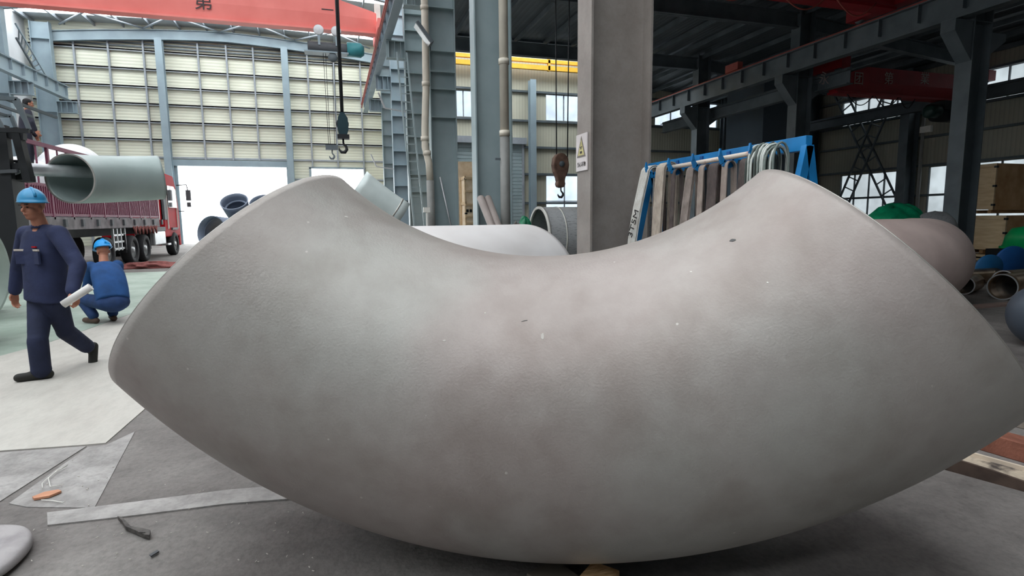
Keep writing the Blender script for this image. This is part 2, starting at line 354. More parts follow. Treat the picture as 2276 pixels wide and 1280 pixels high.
# girts and posts on the far wall
for z in [12.5, 11.35, 10.25, 9.17, 8.05, 6.92]:
    struct('trim_5', mb().box((-17.4, GY-.16, z-.05), (4.1, GY-.01, z+.03)).box((-17.4, GY-.16, z-.11), (4.1, GY-.12, z+.03)), M_GIRT)
for z in (5.75, 4.4, 3.0, 1.6):
    for a, b_ in (((-17.4, -9.9), (-2.7, -1.4), (2.3, 4.1)) if z < 5.3 else ((-17.4, 4.1),)):
        struct('trim_6', mb().box((a, GY-.1, z-.06), (b_, GY-.01, z+.06)), M_GIRT)
for x in [-15, -13.15, -11.2, -8.05, -6.35, -4.7, -1.25, .5, 2.3]:
    lo = 5.65 if -10 < x < -3 else (5.3 if -1.3 < x < 2.3 else 0)
    struct('trim_7', mb().box((x-.05, GY-.2, lo), (x+.05, GY-.02, 13.2)), M_GIRT)
for z in (12.75, 12.95, 13.15, 13.35):
    struct('trim_8', mb().box((-17.3, GY-.12, z-.07), (4.1, GY-.02, z+.01)), M_DARKS)
for i, (x, lab) in enumerate([(-10.2, 'left'), (-2.7, 'right')]):
    b = mb().box((x-.2, GY-.75, 0), (x+.22, GY-.71, 13.2)).box((x-.02, GY-.71, 0), (x+.02, GY-.3, 13.2)).box((x-.2, GY-.34, 0), (x+.22, GY-.3, 13.2))
    tag(b.build('wall_post', M_STEELB), 'tall blue-grey steel post on the far wall, at the %s side of the big doorway' % lab, 'steel post', 'posts on the far wall')

# right bays: low dark roof, purlins, rafters
zb = lambda x: 9.25 if x < 17 else 9.25-(x-17)*.085
struct('ceiling_dark', mb().prism([(4.2, -16.3, 9.3), (17, -16.3, 9.3), (17, -16.3, 9.36), (4.2, -16.3, 9.36)], (0, 40.8, 0)).prism([(17, -16.3, 9.3), (27.3, -16.3, 8.45), (27.3, -16.3, 8.5), (17, -16.3, 9.36)], (0, 47.4, 0)).prism([(14.6, 24.5, 9.3), (17, 24.5, 9.3), (17, 24.5, 9.36), (14.6, 24.5, 9.36)], (0, 6.6, 0)), M_ROOFD)
struct('ceiling_far', mb().box((4.2, 24.5, 12.5), (14.7, 25.6, 12.56)).box((4.2, 30.6, 12.5), (14.7, 31.1, 12.56)), M_ROOFL)  # middle left open: added gap that lets in light to brighten the end wall
portal('daylight_portal', (9.4, 28.1, 12.55), (0, 0, 0), 10.4, 5.0)
struct('wall_step', mb().box((14.6, 24.5, 9.2), (14.7, 31, 12.5)).box((4.2, 24.45, 9.2), (14.7, 24.55, 12.5)), M_DARKS)
for x in np.arange(5.2, 26.9, 1.35):
    struct('trim_9', mb().box((x-.04, -10, zb(x)-.2), (x+.03, 24.4 if x < 14.6 else 31, zb(x)-.0)), M_DARKS)
for y in (5.7, 11.85, 18.0, 24.2):
    b = mb()
    for (x0, x1) in ((4.1, 17), (17.7, 27)):
        za, zc = zb(x0)-.2, zb(x1)-.2
        for q0, q1, f0, f1 in ((-.02, .02, 0, .55), (-.13, .13, 0, .04), (-.13, .13, .51, .55)):
            b.prism([(x0, y+q0, za-f1), (x1, y+q0, zc-f1), (x1, y+q0, zc-f0), (x0, y+q0, za-f0)], (0, q1-q0, 0))
    struct('trim_10', b, M_DARKS)
for z in (7.0, 5.54, 4.04, 2.4, 8.6):
    for a, b_ in ((4.3, 6.5), (10.5, 26.9)) if z < 6 else ((4.3, 26.9),):
        struct('trim_11', mb().box((a, 30.86, z-.1), (b_, 30.99, z-.02)).box((a, 30.94, z-.1), (b_, 30.99, z+.03)), M_DARKS)
for z in (6.26, 5.12, 3.8, 2.4, .9, 7.62):
    struct('trim_12', mb().box((26.82, -10, z-.06), (26.99, 30.9, z+.04)), M_DARKS)
for x in (10.85, 14.45, 23.6):
    tag(mb().box((x-.17, 30.3, 0), (x+.17, 30.34, 9.1)).box((x-.02, 30.34, 0), (x+.02, 30.66, 9.1)).box((x-.17, 30.66, 0), (x+.17, 30.7, 9.1)).build('wall_post', M_STEELB if x < 12 else M_DARKS),
        {10.85: 'slim blue-grey steel post beside the roller shutter on the end wall', 14.45: 'steel post on the end wall right of the tall window', 23.6: 'dark steel post on the end wall right of the high window strip'}[x], 'steel post', 'posts on the end wall')
# outside
struct('ground_outside', mb().box((-40, GY+.2, -.02), (40, 70, .02)), mat('pale_road', '#d8d8d4', .8, scale=1))

# ================================================================== COLUMNS
def hcol(name, label, x0, x1, y0, fl, z1, m, group, stiff=(), tf=.03, yw=None, bracket=None, upper=None):
    t = thing(name, label, 'steel column', ((x0+x1)/2, y0+fl/2, 0), group)
    yc = y0+fl/2; zt = upper or z1
    b = mb().box((x0, y0, 0), (x0+tf, y0+fl, z1)).box((x1-tf, y0, 0), (x1, y0+fl, z1)).box((x0+tf, yc-.012, 0), (x1-tf, yc+.012, z1))
    b.box((x0-.08, y0-.1, 0), (x1+.08, y0+fl+.1, .03))
    b.build('shaft', m, t)
    for z in stiff: mb().box((x0+tf, y0+.01, z-.012), (x1-tf, yc-.013, z+.012)).build('stiffener', m, t)
    if bracket: bracket(t, m)
    return t
def corbelA(xo, z):
    def fn(t, m):
        ox, oy, _ = t['_org']
        y0 = oy-.2
        b = mb().box((xo-.75, oy-.18, z-.04), (xo, oy+.18, z)).box((xo-.75, oy-.012, z-.7), (xo, oy+.012, z-.04)).box((xo-.75, oy-.18, z-.72), (xo, oy+.18, z-.69))
        for q in (.15, .4, .65): b.box((xo-q-.01, oy-.17, z-.69), (xo-q+.01, oy-.013, z-.04))
        b.build('crane_bracket', m, t)
    return fn
labA = ['taupe-grey steel column in the middle with the yellow warning triangle on it', 'dark green-grey steel column with bright edge, just left of the grey-bottomed downpipe', 'green-grey column with many stiffeners right of the bent white downpipe',
        'green-grey column left of the bent white downpipe, behind the thin ladder', 'fifth steel column back in the row, blue-grey beside the far brackets', 'sixth steel column back in the row, pale blue-grey', 'last steel column of the row against the far wall']
rs = random.Random(3)
for k in range(7):
    y = 6.76+6.1*k
    st = [] if k == 0 else ([z for z in (4.7, 5.9, 6.75, 7.5, 8.6)] if k == 1 else sorted([z+rs.uniform(-.15, .15) for z in np.arange(2.6, 12.5, .85 if k > 1 else 1.2)]))
    if k == 1: st = [7.05, 8.8]
    if k == 2: st = [4.85, 5.75, 6.3, 6.95, 8.3, 9.6]
    hcol('steel_column', labA[k], 3.2, 4.08, y, .42, 13.7, M_COL1 if k == 0 else (M_STEEL if k < 4 else M_STEELB), 'columns between the light and dark halls', st, bracket=corbelA(3.2, 9.0))
for k, y in enumerate((30.9, 37.0, 42.4)):
    def cL(t, m):
        ox, oy, _ = t['_org']
        b = mb().box((-15.9, oy-.18, 8.92), (-14.9, oy+.18, 8.96)).box((-15.9, oy-.012, 8.3), (-14.9, oy+.012, 8.92)).box((-15.9, oy-.18, 8.26), (-14.9, oy+.18, 8.3))
        for q in (.2, .5, .8): b.box((-15.9+q, oy-.17, 8.3), (-15.88+q, oy-.013, 8.92))
        b.build('crane_bracket', m, t)
    hcol('steel_column', ['blue-grey steel column at the far left edge of the hall, nearest of the left row', 'blue-grey steel column near the left edge behind the man on the truck', 'blue-grey steel column in the far left corner of the light hall'][k],
         -16.9, -15.9, y, .42, 13.6, M_STEELB, 'columns along the left side', [8.3, 12.6], bracket=cL)
labR = ['dark column at the far right, in front of the stacked wooden crates', 'dark column behind the right end of the blue sling rack', 'dark column behind the middle of the blue sling rack']
def haunch(t, m):
    ox, oy, _ = t['_org']
    mb().prism([(17.0, oy-.2, 5.7), (17.0, oy-.2, 6.75), (16.3, oy-.2, 6.75), (16.3, oy-.2, 6.45), (16.75, oy-.2, 5.95)], (0, .4, 0)).prism([(17.7, oy-.2, 5.9), (17.7, oy-.2, 6.5), (18.3, oy-.2, 6.5), (18.3, oy-.2, 6.3)], (0, .4, 0)).build('crane_bracket', m, t)
for k, y in enumerate((11.6, 17.8, 24.0)):
    hcol('steel_column', labR[k], 17.0, 17.7, y, .45, 9.2, M_DARKS, 'columns inside the dark halls', [6.75], bracket=haunch)
for k, (y, lab) in enumerate([(20.4, 'black steel column on the right wall beside the crossed ladder bracing'), (26.3, 'black steel column on the right wall left of the crossed ladder bracing'), (14.3, 'dark steel column on the right wall behind the stacked crates')]):
    hcol('steel_column', lab, 26.1, 26.8, y, .45, 8.3, M_DARKS, 'columns on the right wall')
# link trusses between column line and roof of dark hall
b = mb().bar((4.1, 13.1, 7.3), (4.9, 16.5, 7.3), .08).bar((4.1, 13.1, 8.3), (4.9, 16.5, 8.3), .08).bar((4.1, 13.1, 7.3), (4.9, 16.5, 8.3), .05).bar((4.1, 13.1, 8.3), (4.9, 16.5, 7.3), .05)
struct('trim_13', b, M_STEEL)

# ================================================================== RUNWAYS AND CRANES
def runway(label, x, y0, y1, z0, z1, m, group, side=-1, step=1.25, rail=M_RAILR, stiff=True, parts=True):
    t = thing('crane_runway_beam', label, 'crane runway', (x, (y0+y1)/2, z0), group)
    mb().box((x-.16, y0, z0), (x+.16, y1, z0+.03)).box((x-.16, y0, z1-.03), (x+.16, y1, z1)).box((x-.012, y0, z0+.03), (x+.012, y1, z1-.03)).build('beam', m, t)
    mb().box((x-.04, y0, z1), (x+.04, y1, z1+.09)).build('rail', rail, t)
    y = y0+.6
    while stiff and y < y1:
        mb().box((x+side*.013, y-.01, z0+.22), (x+side*.15, y+.01, z1-.03)).build('stiffener', m, t); y += step
    return t
runway('crane runway beam with red conductor rail along the column row of the light hall', 2.5, 12, 42.2, 9.0, 9.72, M_STEELB, 'crane runways')
tag(mb().box((2.2, 14, 9.5), (2.26, 42, 9.56)).box((2.2, 14, 9.3), (2.26, 42, 9.34)).build('conductor_rail', M_RAILR), 'thin red conductor rail beside the runway beam of the light hall', 'rail')
runway('blue-grey crane runway beam high at the left edge above the truck', -15.2, 20, 42.2, 8.97, 9.75, M_STEELB, 'crane runways', side=1, rail=M_DARKS)
runway('dark crane runway beam with red rail sloping across the right half', 16.62, 6, 28.6, 6.8, 7.55, M_DARKS, 'crane runways')
runway('lower dark runway beam behind the red-railed one', 18.0, 16.4, 28.6, 6.2, 6.7, M_DARKS, 'crane runways', stiff=False, rail=M_DARKS)
runway('black crane runway beam along the right wall under the windows', 26.0, 8, 28.6, 6.2, 6.68, M_DARKS, 'crane runways', stiff=False, rail=M_DARKS)
tag(mb().box((16.5, 20.6, 7.64), (16.75, 21.4, 7.95)).build('rail_stop', M_RAILR), 'small red block standing on the red rail of the dark runway', 'rail stop')
def text(name, s, size, loc, rot, m, parent, ext=.004, sx=1):
    c = bpy.data.curves.new(name, 'FONT'); c.body = s; c.size = size; c.extrude = ext; c.align_x = 'CENTER'; c.align_y = 'CENTER'
    o = bpy.data.objects.new(name, c); COL.objects.link(o); c.materials.append(m)
    if parent is not None: o.parent = parent; loc = Vector(loc)-Vector(parent['_org'])
    dg = bpy.context.evaluated_depsgraph_get(); me = bpy.data.meshes.new_from_object(o.evaluated_get(dg))
    q = bpy.data.objects.new(name, me); COL.objects.link(q); q.parent = parent; bpy.data.objects.remove(o)
    q.location = loc; q.rotation_euler = rot; return q
def crane(label, x0, x1, y, z0, h, wd, m, group, taper=2.4, endm=None, zc=None, xe=.2, cl=1.5):
    t = thing('overhead_crane', label, 'overhead crane', ((x0+x1)/2, y, z0), group)
    xs = [x0, x0+.15, x0+taper, x1-taper, x1-.15, x1]; tp = [.55, .6, 1, 1, .6, .55]
    b = mb(); n = 8; vs = []
    for x, q in zip(xs, tp):
        H = h*q; zl = z0+.08; zm = zl+min(.42*h, H*.6)
        for yy, zz in ((-.5, zl+H), (.5, zl+H), (.5, zm), (.32, zl+.02), (.32, zl), (-.32, zl), (-.32, zl+.02), (-.5, zm)): vs.append((x, y+yy*wd, zz))
    fs = [list(range(n))[::-1], [5*n+i for i in range(n)]]
    for i in range(5):
        for j in range(n): fs.append((i*n+j, i*n+(j+1) % n, (i+1)*n+(j+1) % n, (i+1)*n+j))
    b.add(vs, fs); b.build('girder', m, t)
    mb().box((x0, y-.48*wd, z0), (x1, y+.48*wd, z0+.08)).build('bottom_flange', m, t)
    for x in (x0, x1):
        sg = 1 if x == x0 else -1
        mb().box((x-(xe+.16)*sg, y-cl, zc), (x+.05*sg, y+cl, zc+.4)).build('end_carriage', endm or m, t)
        for yy in (.3-cl, cl-.3): mb().lathe((x-xe*sg, y+yy, zc+.08), [(0, -.06), (.16, -.06), (.16, .06), (0, .06)], 16, (1, 0, 0)).build('wheel', M_DARKS, t)
    return t
RCH = mat('black_lettering', '#40383a', .6)
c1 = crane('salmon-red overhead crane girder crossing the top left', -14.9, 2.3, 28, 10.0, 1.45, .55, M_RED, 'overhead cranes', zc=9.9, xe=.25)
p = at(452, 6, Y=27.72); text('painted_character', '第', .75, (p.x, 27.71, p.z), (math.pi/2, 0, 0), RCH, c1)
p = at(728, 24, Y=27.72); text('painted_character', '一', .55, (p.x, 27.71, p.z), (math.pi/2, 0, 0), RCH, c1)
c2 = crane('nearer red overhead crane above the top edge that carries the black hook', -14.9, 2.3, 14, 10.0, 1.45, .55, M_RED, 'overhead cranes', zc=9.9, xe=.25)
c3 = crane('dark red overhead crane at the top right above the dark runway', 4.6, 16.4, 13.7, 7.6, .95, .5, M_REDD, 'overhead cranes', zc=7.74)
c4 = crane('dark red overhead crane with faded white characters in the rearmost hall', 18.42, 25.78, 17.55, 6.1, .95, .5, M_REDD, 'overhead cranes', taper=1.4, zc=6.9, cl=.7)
FAD = mat('faded_white_lettering', '#c9b9b4', .7)
for u, s in ((1832, '永'), (1909, '团'), (1976, '第'), (2056, '業')):
    p = at(u, 176, Y=17.28); text('painted_character', s, .5, (p.x, 17.285, p.z), (math.pi/2, 0, 0), FAD, c4)
# yellow crane rails in the far part
t = thing('yellow_walkway_rail', 'yellow crane girder with railing high on the end wall', 'crane girder', (9.3, 30.4, 9.6))
for z, r in ((10.55, .05), (10.1, .09), (9.75, .12)): mb().box((4.5, 30.3, z-r), (14.4, 30.5, z+r)).build('rail', M_YEL, t)
for x in (5.5, 8.5, 11.8, 14.2): mb().box((x-.06, 30.3, 9.6), (x+.06, 30.5, 10.6)).build('post', M_YEL, t)
# hoist under crane 1
def hook(b, x, y, z, s):
    pts = [(0, .0), (0, -.25), (.03, -.33), (.12, -.42), (.14, -.55), (.05, -.68), (-.1, -.68), (-.19, -.57), (-.2, -.48)]
    b.tube([(x+a*s, y, z+c*s) for a, c in pts], [.045*s, .045*s, .05*s, .06*s, .075*s, .08*s, .07*s, .045*s, .02*s], 10)
h = thing('electric_hoist', 'teal electric hoist hanging on two wheels under the salmon crane', 'hoist', (.15, 28, 9.0))
for x in (-.25, .5):
    mb().lathe((x, 27.66, 9.93), [(0, -.06), (.2, -.06), (.22, -.055), (.22, .05), (.2, .06), (.08, .06), (.07, .07), (.0, .07)], 18, (0, 1, 0)).build('wheel', M_ALU, h)
    mb().box((x-.05, 27.62, 9.3), (x+.05, 27.7, 9.9)).build('hanger', M_STEELB, h)
mb().lathe((-.75, 27.9, 9.25), [(0, 0), (.24, 0), (.24, .02), (.24, 1.68), (.24, 1.7), (.0, 1.7)], 20, (1, 0, 0)).build('drum', M_CHAS, h)
mb().lathe((.95, 27.9, 9.25), [(0, 0), (.32, 0), (.32, .6), (.2, .75), (0, .75)], 20, (1, 0, 0)).build('motor', mat('teal_motor', '#3f8f96', .4), h)
mb().box((-.9, 27.6, 8.98), (1.0, 28.2, 9.04)).build('frame', M_STEELB, h)
mb().lathe((.3, 27.7, 8.8), [(0, -.06), (.2, -.06), (.2, .06), (0, .06)], 16, (0, 1, 0)).build('sheave', M_DARKS, h)
for dx in (-.2, -.1, .18, .28): mb().tube([(.1+dx, 27.8, 9.0), (.08+dx*.7, 27.8, 4.95)], .012, 5).build('rope', M_ROPE, h)
b = mb().box((-.2, 27.7, 4.72), (.35, 27.9, 4.95)).build('hook_block', M_DARKS, h)
b = mb(); hook(b, .08, 27.8, 4.75, .62); b.build('hook', M_DARKS, h)
# black hook on the near crane
h = thing('crane_hook', 'black hook block hanging on a cable in front of the far wall', 'crane hook', (.3, 14, 3.1))
mb().tube([(.28, 14, 10.0), (.29, 14, 3.95)], .028, 8).build('rope', M_ROPE, h)
mb().tube([(.33, 14, 10.0), (.32, 14, 3.95)], .02, 8).build('rope', M_ROPE, h)
TEALD = mat('dark_teal_paint', '#1f3a42', .4)
b = mb().prism([(.22, 13.95, 3.45), (.18, 13.95, 3.65), (.2, 13.95, 3.85), (.26, 13.95, 3.98), (.34, 13.95, 3.98), (.42, 13.95, 3.85), (.43, 13.95, 3.6), (.38, 13.95, 3.45)], (0, .03, 0))
b.prism([(.22, 14.08, 3.45), (.18, 14.08, 3.65), (.2, 14.08, 3.85), (.26, 14.08, 3.98), (.34, 14.08, 3.98), (.42, 14.08, 3.85), (.43, 14.08, 3.6), (.38, 14.08, 3.45)], (0, .03, 0)).build('block_plate', TEALD, h)
mb().lathe((.3, 14.03, 3.72), [(0, -.04), (.14, -.04), (.12, 0), (.14, .04), (0, .04)], 20, (0, 1, 0)).build('sheave', M_BLACK, h)
mb().box((.17, 13.93, 3.38), (.44, 14.13, 3.48)).build('crosshead', M_BLACK, h)
b = mb(); hook(b, .3, 14.03, 3.42, .5); b.build('hook', M_BLACK, h)
# rusty hook block of dark hall crane
p = at(1245, 380, Y=13.7); px, pz = p.x, p.z
h = thing('crane_hook', 'rusty pear-shaped hook block hanging left of the warning column', 'crane hook', (px, 13.7, pz-.6))
M_RUST = mat('rusty_brown_steel', '#85695a', .6, .3, c2='#5f4a40', scale=7)
prof = [(0, .5), (.1, .48), (.19, .38), (.22, .2), (.19, .03), (.12, -.12), (.1, -.22), (.12, -.28), (.09, -.36), (0, -.38)]
poly = [(px+r, 13.6, pz-.05+z) for r, z in prof]+[(px-r, 13.6, pz-.05+z) for r, z in prof[::-1][1:-1]]
mb().prism(poly, (0, .2, 0)).build('block_housing', M_RUST, h, bevel=.03)
mb().lathe((px, 13.58, pz+.17), [(0, -.02), (.07, -.02), (.07, .02), (0, .02)], 16, (0, 1, 0)).build('axle_cap', M_DARKS, h)
b = mb(); hook(b, px+.02, 13.7, pz-.38, .42); b.build('hook', M_BLACK, h)
for dx in (-.1, .2): mb().tube([(px+dx*1.0, 13.7, pz+.3), (px+dx*1.25, 13.7, 7.45)], .016, 6).build('rope', M_ROPE, h)
t = thing('electric_hoist', 'dark hoist trolley at the top edge above the rusty hook block', 'hoist', (px, 13.7, 6.9))
mb().lathe((px-.7, 13.7, 7.2), [(0, 0), (.2, 0), (.2, 1.3), (0, 1.3)], 18, (1, 0, 0)).build('drum', M_BLACK, t)
for x in (-.4, .4): mb().box((px+x-.05, 13.42, 7.2), (px+x+.05, 13.5, 7.75)).build('hanger', M_BLACK, t)
# red festoon cables under crane 3
for i, (a, b_) in enumerate(((9.4, 11.2), (11.9, 13.6), (13.9, 15.4))):
    pts = [(a+(b_-a)*k/12, 13.3, 7.62-.42*math.sin(math.pi*k/12)) for k in range(13)]
    tag(mb().tube(pts, .022, 6).build('festoon_cable', M_RAILR), ['red cable loop under the top right crane, leftmost', 'red cable loop under the top right crane, middle', 'red cable loop under the top right crane, nearest the red crane end'][i], 'cable', 'red cable loops')
for i, (a, b_) in enumerate(((19.0, 20.3), (20.4, 21.6), (21.7, 22.5))):
    pts = [(a+(b_-a)*k/12, 17.4, 6.09-.38*math.sin(math.pi*k/12)) for k in range(13)]
    tag(mb().tube(pts, .018, 6).build('festoon_cable', M_BLACK), ['black cable loop under the rear red crane, leftmost', 'black cable loop under the rear red crane between the ladders', 'black cable loop under the rear red crane next to its motor'][i], 'cable', 'black cable loops')
t = thing('electric_hoist', 'dark green hoist motor under the rear red crane', 'hoist', (23.9, 17.5, 5.3))
mb().lathe((23.2, 17.4, 5.65), [(0, 0), (.2, 0), (.27, .08), (.27, .55), (.2, .62), (0, .62)], 20, (1, 0, 0)).build('motor', mat('dark_green_motor', '#22403c', .4), t)
mb().lathe((23.8, 17.5, 5.6), [(0, 0), (.33, 0), (.33, 1.3), (0, 1.3)], 18, (1, 0, 0)).build('drum', M_BLACK, t)
mb().box((23.9, 17.2, 5.65), (25.0, 17.8, 6.08)).build('trolley', M_BLACK, t)

# ================================================================== PIPE ELBOWS AND OTHER PIPES
def arc_frames(c, e1, e2, R, a0, a1, k):
    """bend in the plane e1/e2 about c; angle measured from -e2 towards e1"""
    e1, e2 = Vector(e1).normalized(), Vector(e2).normalized(); n = e1.cross(e2); fr = []
    for i in range(k+1):
        a = math.radians(a0+(a1-a0)*i/k); rad = e1*math.sin(a)-e2*math.cos(a)
        fr.append((Vector(c)+rad*R, rad, n))
    return fr
# the giant elbow standing on its back
yaw, lean = .424, .019
e1 = Vector((math.cos(yaw), -math.sin(yaw), 0)); nn = Vector((math.sin(yaw)*math.cos(lean), math.cos(yaw)*math.cos(lean), math.sin(lean)))
e2 = Vector(np.cross(np.array(e1), np.array(nn)))
def elbow_material():
    m = bpy.data.materials.new('blasted_stainless_steel'); m.use_nodes = True; nt = m.node_tree; N = nt.nodes; L = nt.links; b = N['Principled BSDF']
    b.inputs['Metallic'].default_value = .25; b.inputs['Roughness'].default_value = .5; b.inputs['Specular IOR Level'].default_value = .35
    tc = N.new('ShaderNodeTexCoord')
    def noise(sc, det, ro=.5, dist=0):
        n = N.new('ShaderNodeTexNoise'); n.inputs['Scale'].default_value = sc; n.inputs['Detail'].default_value = det; n.inputs['Roughness'].default_value = ro; n.inputs['Distortion'].default_value = dist
        L.new(tc.outputs['Object'], n.inputs[0]); return n.outputs[0]
    def ramp(s, p0, p1, c0, c1):
        r = N.new('ShaderNodeValToRGB'); r.color_ramp.elements[0].position = p0; r.color_ramp.elements[1].position = p1
        r.color_ramp.elements[0].color = lin(c0); r.color_ramp.elements[1].color = lin(c1); L.new(s, r.inputs[0]); return r.outputs[0]
    def mix(f, a, bb, mode='MIX'):
        x = N.new('ShaderNodeMix'); x.data_type = 'RGBA'; x.blend_type = mode
        if isinstance(f, float): x.inputs[0].default_value = f
        else: L.new(f, x.inputs[0])
        L.new(a, x.inputs[6]); L.new(bb, x.inputs[7]); return x.outputs[2]
    base = ramp(noise(1.1, 3, .45, .1), .38, .62, '#a89f9a', '#aba9a3')
    stain = ramp(noise(2.6, 5, .55, .15), .36, .55, '#d9d2ce', '#ffffff')
    c = mix(.5, base, stain, 'MULTIPLY')
    soft = ramp(noise(9, 6, .65), .3, .62, '#dedad8', '#ffffff'); c = mix(.35, c, soft, 'MULTIPLY')
    # small scratches and bright specks
    v = N.new('ShaderNodeTexVoronoi'); v.inputs['Scale'].default_value = 7; L.new(tc.outputs['Object'], v.inputs[0])
    sp = N.new('ShaderNodeMath'); sp.operation = 'LESS_THAN'; sp.inputs[1].default_value = .035; L.new(v.outputs[0], sp.inputs[0])
    one = N.new('ShaderNodeRGB'); one.outputs[0].default_value = lin('#bdb8b2'); c = mix(sp.outputs[0], c, one.outputs[0])
    L.new(c, b.inputs['Base Color'])
    L.new(ramp(noise(3, 3), .3, .7, '#b0b0b0', '#c8c8c8'), b.inputs['Roughness'])
    bp = N.new('ShaderNodeBump'); bp.inputs['Strength'].default_value = .12; bp.inputs['Distance'].default_value = .01; L.new(noise(120, 3), bp.inputs['Height']); L.new(bp.outputs[0], b.inputs['Normal'])
    return m
M_ELB = elbow_material()
M_RIM = mat('machined_pipe_edge', '#b9b6b0', .35, .6, scale=6)
t = thing('pipe_elbow', 'giant grey steel pipe elbow standing on its back, filling the foreground', 'pipe elbow', (.844, 2.277, 0))
fr = arc_frames((.844, 2.277, 2.701), e1, e2, 2.025, -43.0, 42.1, 96)
mb().pipe(fr, .657, .028, 128).build('body', M_ELB, t)
for fa, fb, q in ((fr[0], fr[0], -43.15), (fr[-1], fr[-1], 42.26)):
    f2 = arc_frames((.844, 2.277, 2.701), e1, e2, 2.025, q, q+(.14 if q < 0 else -.14), 1)
    mb().pipe(f2, .654, .022, 128).build('end_bevel', M_RIM, t)
# spot marks on the skin of the elbow: small flat stains
def on_elbow(u, v):
    """first hit of a photo ray on the elbow"""
    r = Vector(AR*(u-CXP)/FPX+AD*(v-CYP)/FPX+AF); C = Vector((.844, 2.277, 2.701)); n3 = e1.cross(e2)
    o = Vector((0, 0, EYE)); tt = .3
    for _ in range(200):
        p = o+r*tt; d = p-C; h = d.dot(n3); q = d-n3*h; dist = math.hypot(q.length-2.025, h)-.657
        if dist < 1e-4: break
        tt += dist/r.length*.95
    cc = C+q.normalized()*2.025; nr = (p-cc).normalized(); return p, nr
def stain(label, u, v, w_, h_, m, ang=0):
    p, nr = on_elbow(u, v); x = nr.cross(Vector((0, 0, 1))).normalized(); y = nr.cross(x)
    ca, sa = math.cos(ang), math.sin(ang); x, y = x*ca+y*sa, y*ca-x*sa
    rr = random.Random(int(u)); k = 10; vs = []; C = p-nr*.0005
    for i in range(k):
        a = 2*math.pi*i/k; q = .7+.5*rr.random(); vs.append(C+x*w_*q*math.cos(a)+y*h_*q*math.sin(a))
    return mb().prism(vs, nr*.0015).build('mark', m, t)
stain('', 1628, 534, .011, .008, mat('dark_smudge', '#5b5b5a', .7)); stain('', 1206, 748, .006, .012, mat('pale_scratch', '#c8c3bc', .5)); stain('', 1166, 713, .012, .0015, mat('dark_smudge', '#5b5b5a'), .25)
stain('', 1536, 604, .004, .003, M_WHITE); stain('', 1706, 628, .003, .003, M_WHITE); stain('', 988, 757, .006, .004, mat('pale_scratch', '#c8c3bc')); stain('', 1078, 696, .003, .003, M_WHITE); stain('', 770, 482, .008, .006, mat('pale_scratch', '#c8c3bc'))

# pale elbow lying behind it, in the middle
M_PALE = mat('pale_blasted_steel', '#dcd9d8', .5, .1, c2='#cbc7c5', scale=1.6, detail=4)
def lying_elbow(name, label, c, r, R, a0, a1, rot, m, zc=None, group='big pipe elbows behind the giant one', t_=.03):
    a = math.radians(rot); E1 = (math.cos(a), math.sin(a), 0); E2 = (-math.sin(a), math.cos(a), 0)
    z = zc if zc is not None else r+.02
    fr = arc_frames((c[0], c[1], z), E1, E2, R, a0, a1, 48)
    cc = sum((f[0] for f in fr), Vector())/len(fr)
    t = thing(name, label, 'pipe elbow', (cc.x, cc.y, z-r), group)
    mb().pipe(fr, r, t_, 80).build('body', m, t); 
    for fa in (fr[:2], fr[-2:]):
        k = [(fa[0][0], fa[0][1], fa[0][2])] ; f0, f1 = (fa[0], fa[1]) if fa[0] is fr[0] else (fa[1], fa[0])
        d = (f0[0]-f1[0]).normalized()*.006
        mb().pipe([(f0[0]+d, f0[1], f0[2]), (f0[0], f0[1], f0[2])], r-.002, t_-.004, 80).build('end_bevel', M_RIM, t)
    return t
lying_elbow('pipe_elbow', 'pale grey pipe elbow lying right behind the dip of the giant elbow', (.75, 7.3), .7, 2.1, -20, 38, -6, M_PALE, zc=.74)
M_PINK = mat('pinkish_blasted_steel', '#e0cbc3', .5, .1, c2='#c9b4ad', scale=1.5, detail=5)
lying_elbow('pipe_elbow', 'pinkish grey pipe elbow lying behind the right end of the giant elbow', (8.2, 8.6), .7, 2.05, -38, 62, 0, M_PINK, zc=.73)
for i, (x, y) in enumerate(((.9, 5.2), (7.6, 6.55), (10.0, 7.8))):
    tag(mb().box((x-.35, y-.06, 0), (x+.35, y+.06, .085)).build('timber_block', M_TIMB), ['timber bearer under the pale elbow', 'timber bearer under the near end of the pinkish elbow', 'timber bearer under the back of the pinkish elbow'][i], 'timber', 'timber bearers under elbows')
# timber chocks under the giant elbow
Mz = Matrix.Rotation(math.radians(38), 3, 'Z')
tag(mb().obox((.925, 1.885, .04), (.12, .2, .078), Matrix.Rotation(math.radians(-52), 3, 'Z')).build('timber_block', mat('pale_split_timber', '#ecc898', .75, c2='#b98f60', scale=14, stretch=(1, 5, 1), bump=.5), bevel=.004), 'pale chipped timber block peeking out under the bottom of the giant elbow', 'timber')
tag(mb().obox((.80, 1.98, .024), (.16, .2, .046), Matrix.Rotation(math.radians(20), 3, 'Z')).build('timber_block', mat('old_grey_timber', '#6e665c', .8, scale=6), bevel=.004), 'weathered grey timber piece beside the pale block under the giant elbow', 'timber')

